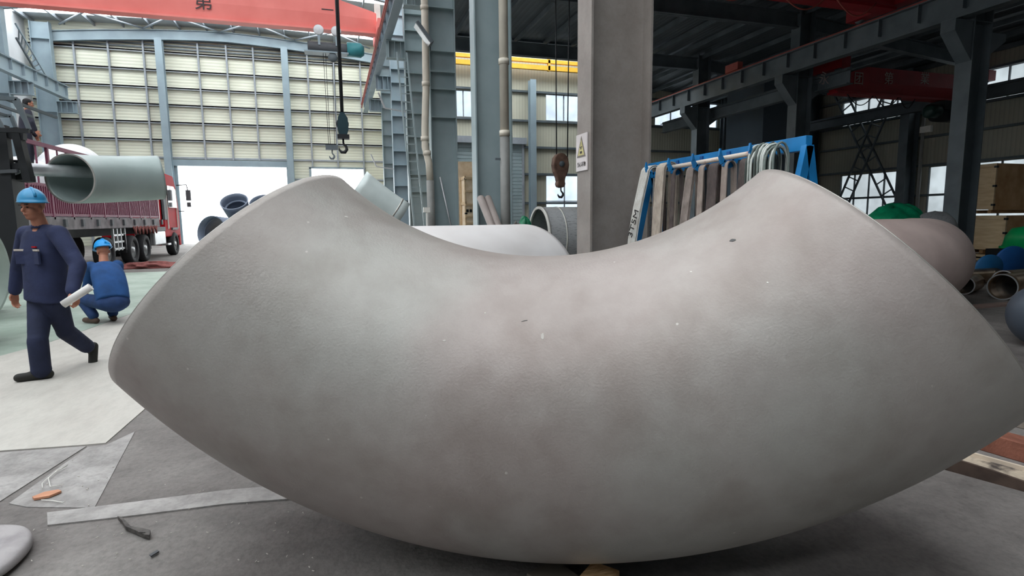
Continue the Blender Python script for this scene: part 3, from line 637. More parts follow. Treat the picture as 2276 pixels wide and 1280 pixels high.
# elbow carried on the loader boom, upper left
P0 = at(156, 397, Y=11.0)
vv = Vector((-.37, .93, 0)); rv = Vector((.93, .37, 0))
t0 = (vv*.8+rv*.6+Vector((0, 0, .03))).normalized(); c0 = (rv+Vector((0, 0, .10))); c0 = (c0-t0*c0.dot(t0)).normalized()
R_, r_ = 1.75, .40; C = P0+c0*R_; nrm = t0.cross(c0); fr = []
for i in range(33):
    a = math.radians(52)*i/32; rad = -c0*math.cos(a)+t0*math.sin(a); fr.append((C+rad*R_, rad, nrm))
t = thing('pipe_elbow', 'grey-green pipe elbow held up in the air on the loader boom', 'pipe elbow', (P0.x, P0.y, P0.z-.4))
mb().pipe(fr, r_, .022, 64).build('body', M_TEALP, t); mb().pipe([(fr[0][0]-t0*.008, fr[0][1], fr[0][2]), (fr[0][0], fr[0][1], fr[0][2])], r_, .025, 64).build('end_bevel', M_RIM, t)
# loader with boom
ld = thing('pipe_loader', 'black lift truck with caged top and polished boom at the left edge', 'lift truck', (-6.2, 11, 0))
b0 = at(72, 377, Y=10.9); b1 = P0+t0*.85+Vector((.12, 0, .13))
mb().tube([b0+(b0-b1).normalized()*.25, b0, b0.lerp(b1, .5), b1], [.1, .1, .1, .1], 20).build('boom', mat('polished_steel', '#e6e9eb', .3, .5, c2='#b9bcc0', scale=3), ld)
mb().obox(b0+Vector((-.12, 0, -.02)), (.14, .4, .3)).build('boom_carriage', M_BLACK, ld)
def pq(u, v, Y): return at(u, v, Y=Y)
for Y in (10.6, 11.3):
    mb().bar(pq(36, 285, Y), pq(66, 405, Y), .1, .16, up=(0, 1, 0)).build('mast_rail', M_BLACK, ld)
mb().box((pq(0, 300, 10.5).x-.35, 10.5, 0.5), (pq(14, 300, 10.5).x, 10.62, pq(10, 280, 10.6).z)).build('mast_rail', M_BLACK, ld)
mb().box((pq(0, 300, 11.3).x-.35, 11.3, 0.5), (pq(10, 300, 11.3).x, 11.42, pq(10, 280, 11).z)).build('mast_rail', M_BLACK, ld)
mb().bar(pq(0, 298, 10.6), pq(56, 304, 10.6), .12, .1).build('crossbar', M_BLACK, ld)
mb().bar(pq(0, 372, 10.6), pq(64, 368, 10.6), .12, .09).build('crossbar', M_BLACK, ld)
mb().bar(pq(0, 382, 10.5), pq(40, 380, 10.5), .08, .05).build('hose_tray', M_CHAS, ld)
mb().box((pq(5, 390, 11).x, 10.7, 1.2), (pq(38, 390, 11).x, 11.2, pq(20, 385, 11).z)).build('cylinder_housing', M_BLACK, ld)
zt = pq(20, 219, 10.2).z
gx0, gx1 = pq(38, 217, 10.2).x-2.1, pq(38, 217, 10.2).x
for yy in (10.2, 11.8):
    g1 = pq(38, 217, yy).x if yy < 11 else pq(20, 217, yy).x
    for a_, b_, w_ in (((gx0, yy, zt), (g1, yy, zt), .05), ((gx0, yy, zt), (gx0, yy, 1.6), .07), ((g1, yy, zt), (g1+.1, yy, zt-.42), .05)): mb().bar(a_, b_, w_).build('cage_rail', M_DARKS, ld)
mb().bar((gx0, 10.2, zt-.45), (gx1+.1, 10.2, zt-.45), .06).build('cage_rail', M_BLACK, ld)
for k in range(7):
    x = gx0+.15+k*(gx1-gx0-.2)/6; mb().bar((x, 10.2, zt), (x+.16, 10.2, zt-.43), .04).build('cage_bar', M_DARKS, ld)
for k in range(6):
    x = gx0+.2+k*.35; mb().bar((x, 10.2, zt), (x, 11.8, zt), .04).build('cage_bar', M_DARKS, ld)
mb().prism([(-9.2, 10.1, .45), (-5.5, 10.1, .45), (-5.5, 10.1, 1.2), (-6.1, 10.1, 1.7), (-9.2, 10.1, 1.7)], (0, 1.8, 0)).build('chassis', M_BLACK, ld, bevel=.03)
for x in (-5.9, -8.4):
    for yy in (10.0, 11.8): mb().lathe((x, yy, .46), [(0, -.12), (.25, -.12), (.43, -.13), (.46, -.09), (.46, .13), (.43, .17), (.2, .15), (0, .13)], 28, (0, 1, 0)).build('wheel', M_RUB, ld)
# big green-white pipe at the left edge
t = tag(mb().pipe([(Vector((-5.0, 8.3, .95)), Vector((0, 0, 1)), Vector((.2, .98, 0))), (Vector((-4.12, 8.1, .95)), Vector((0, 0, 1)), Vector((.2, .98, 0)))], .7, .03, 72).build('steel_pipe', mat('pale_green_pipe', '#b7c6bd', .4, .1, c2='#a3b3aa', scale=2)), 'fat pale green steel pipe at the left edge behind the walking man', 'steel pipe')
for y in (7.7, 8.8): tag(mb().box((-4.95, y-.1, 0), (-4.25, y+.1, .42)).build('timber_block', M_REDT), 'dark timber bearer under the fat pale green pipe, %s one' % ('nearer' if y < 8 else 'farther'), 'timber')
tag(mb().prism([(-4.9, 8.0, 1.652), (-4.2, 7.9, 1.655), (-4.05, 8.2, 1.66), (-4.9, 8.35, 1.66)], (0, 0, .05)).build('cardboard_strip', mat('cream_cardboard', '#dcd3ad', .8, scale=5)), 'cream cardboard strip lying on top of the fat pale green pipe', 'cardboard')
# dark pipe sections before the doorway
def pipe_sec(label, c, ax, L_, r, m, group, ring=True, t_=.02, nm='steel_pipe', cat='pipe piece'):
    ax = Vector(ax).normalized(); x = ax.orthogonal().normalized(); y = ax.cross(x); c = Vector(c)
    b = mb().pipe([(c-ax*L_/2, x, y), (c+ax*L_/2, x, y)], r, t_, 48)
    if ring: b.pipe([(c+ax*(L_*.2), x, y), (c+ax*(L_*.24), x, y)], r-t_+.001, .03, 48)
    return tag(b.build(nm, m), label, cat, group)
M_DPIPE = mat('hazed_blue_grey_steel', '#7f8a9c', .5, .1, c2='#6c7687', scale=3)  # dark steel, with distance haze put into its lighter blue-grey colour
def stub(label, P, tilt_az, r, depth):
    top = Vector(P); d = Vector((.12, .62, -.78)).normalized(); side = Vector((1, 0, 0)); fr = []; p = top
    for i in range(13):
        q = i/12; dd = (d+Vector((.25*q, .3*q, 0))).normalized(); x = (side-dd*side.dot(dd)).normalized(); y = dd.cross(x); k = 1-.38*q**.8
        fr.append((p.copy(), x*k, y*k)); p += dd*(1.15/12)
    b = mb().pipe(fr, r, .022, 40)
    for q in (2, 5): b.pipe([(fr[q][0], fr[q][1], fr[q][2]), (fr[q][0]+d*.03, fr[q][1], fr[q][2])], r-.03, .05, 40)
    return tag(b.build('dark_pipe_elbow', M_DPIPE), label, 'pipe elbow', 'dark pipe elbows before the doorway')
stub('dark pipe elbow, mouth up, standing highest left of the giant elbow by the doorway', at(520, 447, Y=16), math.radians(80), .34, 1.0)
stub('dark pipe elbow, mouth up, half hidden beside the taller-looking left one', at(583, 449, Y=16.2), math.radians(80), .33, 1.0)
ring0 = at(494, 520, Y=15.6)
pipe_sec('dark ring-like pipe end lying lowest in the dark pile by the doorway', ring0, (-.5, -.85, .1), .7, .42, M_DPIPE, 'dark pipe elbows before the doorway', nm='dark_pipe_elbow', cat='pipe elbow')
tag(mb().box((ring0.x+.55, 16.35, 0), (ring0.x+2.0, 17.5, 1.0)).build('timber_crate', M_WOOD, bevel=.02), 'timber crate under the two mouth-up dark elbows', 'crate')
tag(mb().box((ring0.x-.5, 15.3, 0), (ring0.x+.5, 16.0, .82)).build('timber_crate', M_WOOD), 'low timber crate under the dark pile by the doorway', 'crate')
# silver pipe piece leaning behind the giant elbow's left horn
c_ = at(856, 442, Y=13); axv = Vector((.86, -.05, -.52)).normalized(); x_ = Vector((0, 1, 0)); y_ = axv.cross(x_).normalized(); x_ = y_.cross(axv)
t = thing('pipe_elbow', 'silvery grey-green pipe elbow tilted behind the left horn of the giant elbow', 'pipe elbow', (c_.x, 13, 0))
fr = []
for i in range(21):
    a = math.radians(-52+55*i/20); ct = c_+Vector((.25, 0, .42))*0+Vector((-.12, 0, .95)); rad = Vector((math.sin(a), 0, -math.cos(a))); fr.append((Vector((c_.x+.35, 13, c_.z+.75))+rad*.95, rad, Vector((0, 1, 0))))
ax_t = fr[-1][0]-fr[-2][0]
fr2 = []
q0 = at(846, 452, Y=13); ax_ = Vector((.82, 0, -.57)).normalized(); rx = Vector((.57, 0, .82))
for s_ in range(9):
    k = s_/8; off = -.62+1.15*k; bend = .22*(k-.1)**2 if k < .1 else 0
    fr2.append((q0+ax_*off*-1*-1+rx*(.10*(k-.8)**2), rx, Vector((0, 1, 0))))
mb().pipe(fr2, .36, .02, 48).build('body', mat('silvery_green_pipe', '#d5dfdd', .4, .15, c2='#c3cecc', scale=1.5), t)
mb().pipe([(q0+ax_*.33, rx, Vector((0, 1, 0))), (q0+ax_*.36, rx, Vector((0, 1, 0)))], .368, .02, 48).build('weld_seam', M_RIM, t)
mb().box((c_.x-.15, 12.6, 0), (c_.x+.15, 13.4, 1.42)).build('support_stand', M_DARKS, t)
# wrapped pipe and green bag behind the pale elbow
wp = at(1182, 462, Y=13.6)
t = thing('wrapped_pipe', 'big pipe in dark plastic wrap with pale straps, left of the warning column', 'wrapped pipe', (6.6, 13.6, .25))
zc = 1.02
mb().pipe([(Vector((5.0, 13.6, zc)), Vector((0, 0, 1)), Vector((0, 1, 0))), (Vector((8.6, 13.6, zc)), Vector((0, 0, 1)), Vector((0, 1, 0)))], .76, .03, 64).build('wrapped_body', M_DKWRAP, t)
mb().pipe([(Vector((4.98, 13.6, zc)), Vector((0, 0, 1)), Vector((0, 1, 0))), (Vector((5.04, 13.6, zc)), Vector((0, 0, 1)), Vector((0, 1, 0)))], .775, .06, 64).build('end_bevel', M_WHITE, t)
for x in (5.45, 6.15, 7.0): mb().pipe([(Vector((x, 13.6, zc)), Vector((0, 0, 1)), Vector((0, 1, 0))), (Vector((x+.035, 13.6, zc)), Vector((0, 0, 1)), Vector((0, 1, 0)))], .768, .008, 64).build('strap', M_WHITE, t)
tag(mb().box((5.4, 12.9, 0), (5.6, 14.3, .3)).box((7.9, 12.9, 0), (8.1, 14.3, .3)).box((5.4, 13.5, .1), (8.1, 13.7, .2)).build('pipe_cradle', M_TIMB), 'timber cradle under the plastic-wrapped pipe', 'cradle')
def blob_mesh(name, m, c, rad, seed, label, cat, group=None, amp=.18, sq=1.0, seg=28):
    rr = random.Random(seed); ph = [rr.uniform(0, 6.3) for _ in range(9)]; vs = []; fs = []; n = seg; k = seg//2
    for i in range(k+1):
        v = math.pi*i/k
        for j in range(n):
            u = 2*math.pi*j/n
            q = 1+amp*(.5*math.sin(3*u+ph[0])*math.sin(2*v+ph[1])+.35*math.sin(5*u+4*v+ph[2])+.3*math.sin(9*u-5*v+ph[3])*math.sin(v))
            z = math.cos(v)*q; 
            vs.append((c[0]+rad[0]*math.sin(v)*math.cos(u)*q, c[1]+rad[1]*math.sin(v)*math.sin(u)*q, c[2]+rad[2]*max(z, -sq)))
    for i in range(k):
        for j in range(n): fs.append((i*n+j, i*n+(j+1) % n, (i+1)*n+(j+1) % n, (i+1)*n+j))
    b = mb(); b.smooth = True; b.add(vs, fs); return tag(b.build(name, m), label, cat, group)
gb = at(1166, 497, Y=14)
blob_mesh('green_bag', M_GREEN, (gb.x, 14.0, .7), (.28, .3, .78), 4, 'green plastic-wrapped bundle at the mouth of the strapped pipe', 'bundle', sq=.9)
blob_mesh('dusty_sacking', mat('pale_rags', '#b9b4ac', .9, scale=9, bump=.8), (gb.x-.35, 13.6, .62), (.35, .25, .68), 9, 'pale crumpled sacking left of the green bundle', 'sacking', sq=.9, amp=.35)
# leaning pipes
for i, (u0, v0, u1, v1) in enumerate(((1068, 440, 1094, 505), (1084, 440, 1108, 505))):
    a = at(u0, v0, Y=12.72); b_ = at(u1, v1, Y=12.0); d = (b_-a); lam = -(a.z-.0)/d.z; e = a+d*lam*.98
    tag(mb().tube([a, e], .085, 20).build('leaning_pipe', mat('brown_grey_pipe', '#8f8580', .6, scale=3)), ['brown-grey pipe leaning on the dark column, left of the two', 'brown-grey pipe leaning on the dark column, next to the downpipe'][i], 'pipe', 'leaning pipes')
# downpipes
a = at(1119, 0, Y=12.3); 
t = thing('downpipe', 'tall straight downpipe, cream above and grey below, on the dark column', 'downpipe', (3.72, 12.3, 0))
mb().tube([(3.72, 12.3, 3.3), (3.72, 12.3, 13.2)], .1, 20).build('upper_pipe', M_PVC, t)
mb().tube([(3.72, 12.3, 0.0), (3.72, 12.3, 3.3)], .11, 20).build('lower_pipe', M_GREYP, t)
for z in (3.32, 4.85, 7.1, 9.3): mb().tube([(3.72, 12.3, z), (3.72, 12.3, z+.12)], .118, 20).build('socket', M_PVC, t)
mb().box((3.5, 12.28, 2.8), (3.72, 12.34, 2.84)).build('clamp', M_DARKS, t)
t = thing('downpipe', 'bent cream downpipe with a kink and grey foot between two green-grey columns', 'downpipe', (3.05, 18.5, 0))
mb().tube([(3.05, 18.5, 2.75), (3.03, 18.5, 3.3), (2.92, 18.5, 3.8), (2.93, 18.5, 4.4), (3.0, 18.5, 5.6), (3.03, 18.5, 7.2), (3.0, 18.5, 13.2)], .115, 18).build('upper_pipe', M_PVC, t)
mb().tube([(3.07, 18.5, 0.0), (3.05, 18.5, 2.75)], .125, 18).build('lower_pipe', M_GREYP, t)
for z, x in ((3.55, 2.97), (4.0, 2.915), (5.7, 3.0), (8.0, 3.02)): mb().tube([(x, 18.5, z), (x, 18.5, z+.14)], .13, 18).build('socket', M_PVC, t)
# floodlight on the column
c_ = at(942, 75, Y=18.1); tl = thing('floodlight', 'grey floodlight tilted downward beside the top of the bent downpipe', 'floodlight', c_)
Mf = Matrix.Rotation(math.radians(52), 3, 'Y')
mb().obox(c_, (.75, .45, .1), Mf).build('housing', M_DARKS, tl, bevel=.02); mb().obox(c_+Mf@Vector((0, 0, -.06)), (.7, .4, .03), Mf).build('lens', M_ALU, tl)
mb().bar(c_+Vector((.2, 0, -.1)), (3.2, 18.7, c_.z-.3), .04).build('bracket', M_DARKS, tl)
c_ = at(872, 98, Y=31); tl = tag(mb().tube([(3.1, 31.0, c_.z-.5), (3.1, 31.0, c_.z+.45)], .07, 12).build('tube_lamp', M_PVC), 'slim cream tube lamp on the far part of the column row', 'lamp')
c_ = at(843, 38, Y=27.3)
tl = thing('siren_box', 'small white boxes on top of the right end of the salmon crane', 'box', (c_.x, 27.9, 10.6))
mb().box((c_.x-.15, 27.8, 10.7), (c_.x+.1, 28.0, 11.35)).build('upper_box', M_WHITE, tl); mb().box((c_.x-.35, 27.75, 10.55), (c_.x+.0, 28.05, 10.75)).build('lower_box', M_WHITE, tl)
# thin ladder leaning among the columns
t = thing('ladder', 'thin grey ladder standing steeply among the green-grey columns', 'ladder', (2.95, 22.3, 0))
LA, LB = Vector((3.05, 22.0, 0)), Vector((2.78, 24.3, 8.3))
for dx in (0, .4): mb().bar(LA+Vector((dx, 0, 0)), LB+Vector((dx, 0, 0)), .06, .05).build('ladder_rail', M_STEEL, t)
for k in range(1, 24):
    p = LA.lerp(LB, k/24); mb().bar(p, p+Vector((.4, 0, 0)), .035).build('rung', M_STEEL, t)
for i, (z, x) in enumerate(((6.1, 3.0), (4.2, 3.2))):
    y = 25.2 if i == 0 else 31.3
    b = mb().bar((3.2, y, z), (2.3, y, z+.12), .05).bar((2.3, y, z+.12), (2.05, y, z+.75), .06); tag(b.build('lamp_arm', M_ALU), ['bent lamp arm on the fourth column of the row', 'small bent lamp arm low on the fifth column of the row'][i], 'bracket', 'lamp arms on the columns')
tag(mb().box((2.75, 18.1, 1.72), (2.95, 18.2, 1.88)).box((2.83, 18.12, 0), (2.87, 18.18, 1.72)).build('socket_box', M_WHITE), 'small white socket box on a post in front of the bent downpipe', 'box')
tag(mb().tube([(3.45, 18.9, 2.9), (4.0, 18.75, .03)], .03, 8).build('steel_rod', M_ALU), 'thin pale rod leaning beside the column right of the bent downpipe', 'rod')

# warning sign
t = thing('warning_sign', 'white warning sign with yellow triangle on the taupe column', 'sign', (3.19, 7.0, 2.1))
mb().box((3.18, 6.83, 2.12), (3.196, 7.175, 2.6)).build('sign_board', mat('sign_white', '#e6dedd', .4, scale=3), t)
X = 3.178
mb().prism([(X, 6.87, 2.3), (X, 7.135, 2.3), (X, 7.0, 2.57)], (-.003, 0, 0)).build('triangle_border', mat('sign_brown', '#7a726a', .5), t)
mb().prism([(X-.003, 6.905, 2.322), (X-.003, 7.1, 2.322), (X-.003, 7.0, 2.528)], (-.002, 0, 0)).build('triangle', mat('sign_yellow', '#d8cf8e', .5), t)
mb().box((X-.009, 6.97, 2.345), (X-.005, 7.03, 2.375)).box((X-.009, 6.99, 2.40), (X-.005, 7.01, 2.42)).box((X-.009, 6.965, 2.425), (X-.005, 7.035, 2.435)).box((X-.009, 6.998, 2.44), (X-.005, 7.002, 2.49)).build('load_symbol', mat('sign_ink', '#3c3835', .6), t)
text('sign_lettering', '当心吊物', .068, (X-.001, 7.0, 2.2), (math.pi/2, 0, -math.pi/2), mat('sign_ink', '#3c3835'), t, .001)

# ================================================================== SLING RACK
RX, RZ = 3.95, 2.06
t = thing('sling_rack', 'bright blue steel rack with hooks carrying lifting slings', 'rack', (RX, 5.3, 0))
mb().box((RX-.03, 3.98, RZ), (RX+.04, 6.56, RZ+.125)).build('top_beam', M_BLUE, t, bevel=.004)
for y0 in (4.0, 6.54):
    for s in (-1, 1): mb().bar((RX+.01, y0, RZ+.04), (RX+s*.42, y0, 0), .08, .06, up=(0, 1, 0)).build('leg', M_BLUE, t)
    mb().bar((RX-.26, y0, .7), (RX+.26, y0, .7), .05).build('cross_brace', M_BLUE, t)
mb().bar((RX+.26, 4.0, .72), (RX+.26, 6.54, .72), .05).build('cross_brace', M_BLUE, t)
HY = [6.25, 5.76, 5.3, 4.85, 4.42]
for y in HY:
    pts = [(RX-.03, RZ+.05, .06), (RX-.07, RZ-.02, .07), (RX-.14, RZ-.05, .07), (RX-.2, RZ-.03, .06), (RX-.235, RZ+.04, .04), (RX-.24, RZ+.11, .01)]
    b = mb()
    for (xa, za, wa), (xb, zb2, wb) in zip(pts[:-1], pts[1:]):
        dx, dz = xb-xa, zb2-za; l = math.hypot(dx, dz); nx, nz = -dz/l, dx/l
        b.prism([(xa-nx*wa/2, y-.011, za-nz*wa/2), (xb-nx*wb/2, y-.011, zb2-nz*wb/2), (xb+nx*wb/2, y-.011, zb2+nz*wb/2), (xa+nx*wa/2, y-.011, za+nz*wa/2)], (0, .022, 0))
    b.build('hook', M_BLUE, t)
    mb().box((RX-.045, y+.1, RZ-.01), (RX-.03, y+.15, RZ+.1)).build('stiffener', M_BLUED, t)
tag(mb().tube([(RX-.15, 4.3, RZ+.03), (RX-.15, 6.02, RZ+.012)], .024, 14).build('white_pole', mat('stained_white_pole', '#ddd2c4', .5, c2='#c98f84', scale=9, contrast=(.3, .45))), 'off-white stained pole resting across the hooks of the blue rack', 'pole')
def sling(label, y, wd, zbot, m, xo=RX-.13, s1=.13, s0=.05, lean=0.0, name='webbing_sling', rt=.06, ply=False, dz=-.055):
    """flat webbing loop over a hook; wd along the rack, near leg bows out by s1, top arch radius rt"""
    b = mb(); zt = RZ+.05+dz; P = []
    for k in range(10): q = k/9; P.append((xo-rt-s1*math.sin(math.pi*.5*(1-q)), zbot+(zt-rt-zbot)*q))
    for k in range(1, 8): a = math.pi*(1-k/8); P.append((xo+rt*math.cos(a), zt-rt+rt*math.sin(a)))
    for k in range(10): q = 1-k/9; P.append((xo+rt+s0*(1-q), zbot+(zt-rt-zbot)*q))
    L_ = len(P)
    for lay in ((0, .012), (.02, .032)) if ply else ((0, .012),):
        vs = []
        for i, (x, z) in enumerate(P):
            j0, j1 = P[max(i-1, 0)], P[min(i+1, len(P)-1)]; dx, dz = j1[0]-j0[0], j1[1]-j0[1]; l = math.hypot(dx, dz) or 1; nx, nz = dz/l, -dx/l
            yl = lean*(zt-z)
            for yy, s in ((-wd/2, lay[0]), (wd/2, lay[0]), (wd/2, lay[1]), (-wd/2, lay[1])): vs.append((x+nx*s, y+yy+yl, z+nz*s))
        fs = [(3, 2, 1, 0), ((L_-1)*4, (L_-1)*4+1, (L_-1)*4+2, (L_-1)*4+3)]
        for i in range(L_-1):
            for j in range(4): fs.append((i*4+j, i*4+(j+1) % 4, (i+1)*4+(j+1) % 4, (i+1)*4+j))
        b.add(vs, fs)
    o = b.build(name, m); return tag(o, label, 'lifting sling', 'slings on the blue rack')
def web(n, c, c2): return mat(n, c, .85, c2=c2, scale=8, wave='Y', wamt=.3, wscale=14, bump=.6, detail=8)
W1, W2, W3, W4, W5 = web('white_webbing', '#f0f0ea', '#dedbd2'), web('beige_webbing', '#d6cabb', '#b9ab9c'), web('brown_grey_webbing', '#a99c94', '#857a73'), web('dark_webbing', '#6d625e', '#544b49'), web('pale_brown_webbing', '#bfb0a5', '#a1938a')
s1 = sling('clean white webbing sling with black size lettering, leftmost on the blue rack', 6.3, .17, .8, W1, lean=.03, ply=True, s1=.17, rt=.11, dz=.03, s0=.0)
sling('beige webbing sling second from left on the blue rack', 5.95, .18, .75, W2, s1=.05, ply=True, rt=.105, dz=.035, s0=-.02)
sling('dark folded sling squeezed between the white and the beige slings', 6.1, .05, .8, W4, s1=.04, lean=.02)
sling('narrow brown sling hanging right of the beige one', 5.74, .07, .6, W4, s1=.02)
sling('brown-grey webbing sling on the middle hook of the blue rack', 5.4, .13, .75, W3, s1=.1, ply=True, rt=.075)
sling('pale brown webbing sling behind the brown-grey one', 5.22, .09, .75, W5, s1=.02)
sling('dark frayed webbing sling right of the pale brown one', 5.02, .15, .7, W4, s1=.04)
sling('dim brown sling hanging right of the dark frayed one', 4.84, .08, .7, W5, s1=.02)
sling('nearly black webbing sling next to the grey cable bundle', 4.56, .12, .7, W4, s1=.05)
tx = Vector((.15, -.22, 1)).normalized(); tn = Vector((-1, 0, .15)); tn = (tn-tx*tn.dot(tx)).normalized(); ty = tn.cross(tx)
text('sling_lettering', '3T5M', .15, (RX-.13-.11-.17*math.sin(math.pi/2*.47)-.037, 6.27, 1.42), Matrix((tx, ty, tn)).transposed().to_euler(), mat('sling_ink', '#3e3c3c', .8), s1, .003)
t = thing('wire_sling_bundle', 'bundle of grey-green looped wire slings at the right end of the blue rack', 'wire slings', (RX-.15, 4.3, 1.2))
for k in range(18):
    y = 4.13+.018*k+random.uniform(-.008, .008); sp = .075+.06*random.random(); zt_ = RZ+.05+.05*random.random(); zbo = .9+.3*random.random(); xo = RX-.15
    pts = [(xo-sp, y, zbo), (xo-sp, y, zt_-.15)]+[(xo+sp*math.cos(a), y, zt_-.15+.15*math.sin(a)) for a in np.linspace(math.pi*.9, math.pi*.1, 7)]+[(xo+sp, y, zt_-.15), (xo+sp, y, zbo)]
    mb().tube(pts, .0105, 8).build('wire_loop', [mat('grey_green_cable', '#7f8a84', .7, scale=20), mat('pale_cable', '#d5dbd4', .7, scale=20), mat('dark_cable', '#4c5450', .7, scale=20)][k % 3], t)

# ================================================================== TRUCK
tk = thing('flatbed_truck', 'red-cabbed flatbed truck with plum stake sides loading by the doorway', 'truck', (-8.2, 22, 0))
TX0, TX1 = -9.45, -6.95; Y0, Y1 = 14.2, 26.9
mb().box((TX0, Y0, 1.42), (TX1, Y1, 1.55)).build('bed_floor', M_CHAS, tk)
for x in (TX0, TX1): mb().box((x-.03, Y0, 1.32), (x+.03, Y1, 1.66)).build('side_rail', mat('dusty_grey_steel', '#8c8588', .7, c2='#6c666a', scale=3), tk)
for x in (-8.75, -7.65): mb().box((x-.06, Y0, 1.05), (x+.06, Y1+1, 1.42)).build('chassis_beam', M_CHAS, tk)
for k in range(12):
    y = Y0+.6+k*1.12; mb().box((TX1+.03, y-.07, 1.4), (TX1+.09, y+.07, 1.6)).build('latch', M_CHAS, tk)
posts = np.linspace(Y0, Y1, 12)
for side, x in enumerate((TX1, TX0)):
    for i, y in enumerate(posts): mb().box((x-.03, y-.045, 1.6), (x+.03, y+.045, 3.5)).build('stake_post', M_STAKE, tk)
    mb().box((x-.035, Y0, 3.42), (x+.035, Y1, 3.52)).build('top_rail', M_STAKE, tk)
    for i in range(11):
        b = mb(); a, c = posts[i]+.045, posts[i+1]-.045
        b.box((x-.02, a, 1.68), (x+.02, c, 1.75)).box((x-.02, a, 2.42), (x+.02, c, 2.5)).box((x-.005, a, 1.7), (x+.005, c, 2.45))
        n = 9
        for k in range(1, n): yy = a+(c-a)*k/n; b.box((x-.025, yy-.018, 1.75), (x+.025, yy+.018, 2.45))
        b.build('stake_panel', M_STAKE, tk)
        mb().box((x-.015, (a+c)/2-.02, 2.5), (x+.015, (a+c)/2+.02, 3.42)).build('stake', M_STAKE, tk)
b = mb()
for x in np.linspace(TX0, TX1, 6): b.box((x-.03, Y1+.05, 1.6), (x+.03, Y1+.11, 3.6))
for z in (2.2, 2.8, 3.2, 3.55): b.box((TX0, Y1+.05, z), (TX1+.02, Y1+.11, z+.07))
b.build('headboard', M_WHITE, tk)
b = mb()
for y in np.linspace(Y1-.9, Y1, 5): b.box((TX1+.03, y-.025, 2.55), (TX1+.07, y+.025, 3.55))
for z in (2.55, 2.9, 3.5): b.box((TX1+.03, Y1-.95, z), (TX1+.07, Y1+.05, z+.06))
b.build('side_ladder', M_WHITE, tk)
for y in (16.3, 17.7, 21.2, 23.6, 25.0, 29.3):
    for x, sg in ((TX1-.14, 1), (TX0+.14, -1)):
        wb = mb().lathe((x, y, .52), [(0, -.14), (.3, -.15), (.48, -.16), (.52, -.1), (.52, .1), (.48, .16), (.32, .15), (.3, .06)], 32, (sg, 0, 0)).build('wheel', M_RUB, tk)
        mb().lathe((x, y, .52), [(.3, .06), (.3, .1), (.24, .02), (.12, .03), (.1, .13), (0, .13)], 24, (sg, 0, 0)).build('wheel_hub', M_ALU, wb)
for y in (22.9, 25.7): mb().box((TX1-.32, y-.04, .45), (TX1-.02, y, 1.1)).build('mud_flap', M_RUB, tk)
b = mb()
for z in (.62, .85, 1.08): b.box((TX1-.1, 21.9, z-.03), (TX1-.05, 23.0, z+.03))
for y in (21.9, 22.25, 22.6, 23.0): b.box((TX1-.12, y-.03, .55), (TX1-.05, y+.03, 1.3))
b.box((TX1-.6, 21.9, .56), (TX1-.1, 23.0, .6)); b.build('tool_rack', M_ALU, tk)
mb().box((TX1-.75, 26.3, .55), (TX1-.03, 27.9, 1.12)).build('fuel_tank', M_ALU, tk, bevel=.05)
mb().box((TX1-.6, 25.8, 1.12), (TX1-.05, 28.1, 1.3)).build('fender', M_CHAS, tk)
cabp = [(27.95, .85), (30.5, .85), (30.55, 1.9), (30.25, 3.1), (29.9, 3.6), (27.95, 3.65)]
mb().prism([(TX0+.05, y, z) for y, z in cabp], (2.4, 0, 0)).build('cab', M_TRED, tk, bevel=.06)
GL = mat('dark_cab_glass', '#23282e', .1, spec=.8)
mb().prism([(TX1-.02, 28.55, 2.15), (TX1-.02, 29.95, 2.15), (TX1-.02, 29.85, 2.95), (TX1-.02, 29.6, 3.1), (TX1-.02, 28.55, 3.1)], (.03, 0, 0)).build('side_window', GL, tk)
mb().prism([(TX0+.25, 30.53, 2.0), (TX1-.25, 30.53, 2.0), (TX1-.3, 30.29, 3.1), (TX0+.3, 30.29, 3.1)], (0, .03, 0)).build('windscreen', GL, tk)
for y in (28.4, 30.0): mb().box((TX1-.05, y, 1.2), (TX1+.0, y+.03, 3.0)).build('door_edge', M_WHITE, tk)
mb().box((TX1-.05, 28.9, 1.15), (TX1+.02, 29.8, 1.25)).build('mudguard', M_CHAS, tk)
mb().box((TX0+.1, 30.45, .4), (TX1-.1, 30.75, .95)).build('bumper', M_TRED, tk, bevel=.04)
mb().box((TX1-.15, 27.95, 1.6), (TX1-.02, 28.35, 3.4)).build('air_duct', M_CHAS, tk)
mr = mb().tube([(TX1, 30.2, 3.2), (TX1+.35, 30.5, 3.25), (TX1+.4, 30.5, 2.9)], .025, 8).build('mirror_arm', M_BLACK, tk)
mb().box((TX1+.3, 30.45, 2.5), (TX1+.5, 30.58, 3.0)).box((TX1+.32, 30.45, 2.2), (TX1+.48, 30.56, 2.42)).build('mirror', M_CHAS, mr)
mb().tube([(TX1, 30.3, 2.0), (TX1+.15, 30.6, 2.0)], .02, 8).build('mirror_arm', M_BLACK, tk)
mb().box((TX1-.2, 29.0, .35), (TX1-.02, 29.0, .36)).box((TX1-.25, 28.05, .5), (TX1, 28.5, .58)).build('step', M_ALU, tk)
b = mb()
for k in range(7):
    y = 23.6+k*.42; b.tube([(TX1+.03, y, 1.35), (TX1+.06, y+.08, 1.2), (TX1+.05, y+.16, 1.08), (TX1+.03, y+.24, 1.2), (TX1+.03, y+.3, 1.35)], .035, 8)
tag(b.build('tie_strap', M_RAG), 'reddish tie-down straps bunched under the truck bed edge', 'strap', kind='stuff')
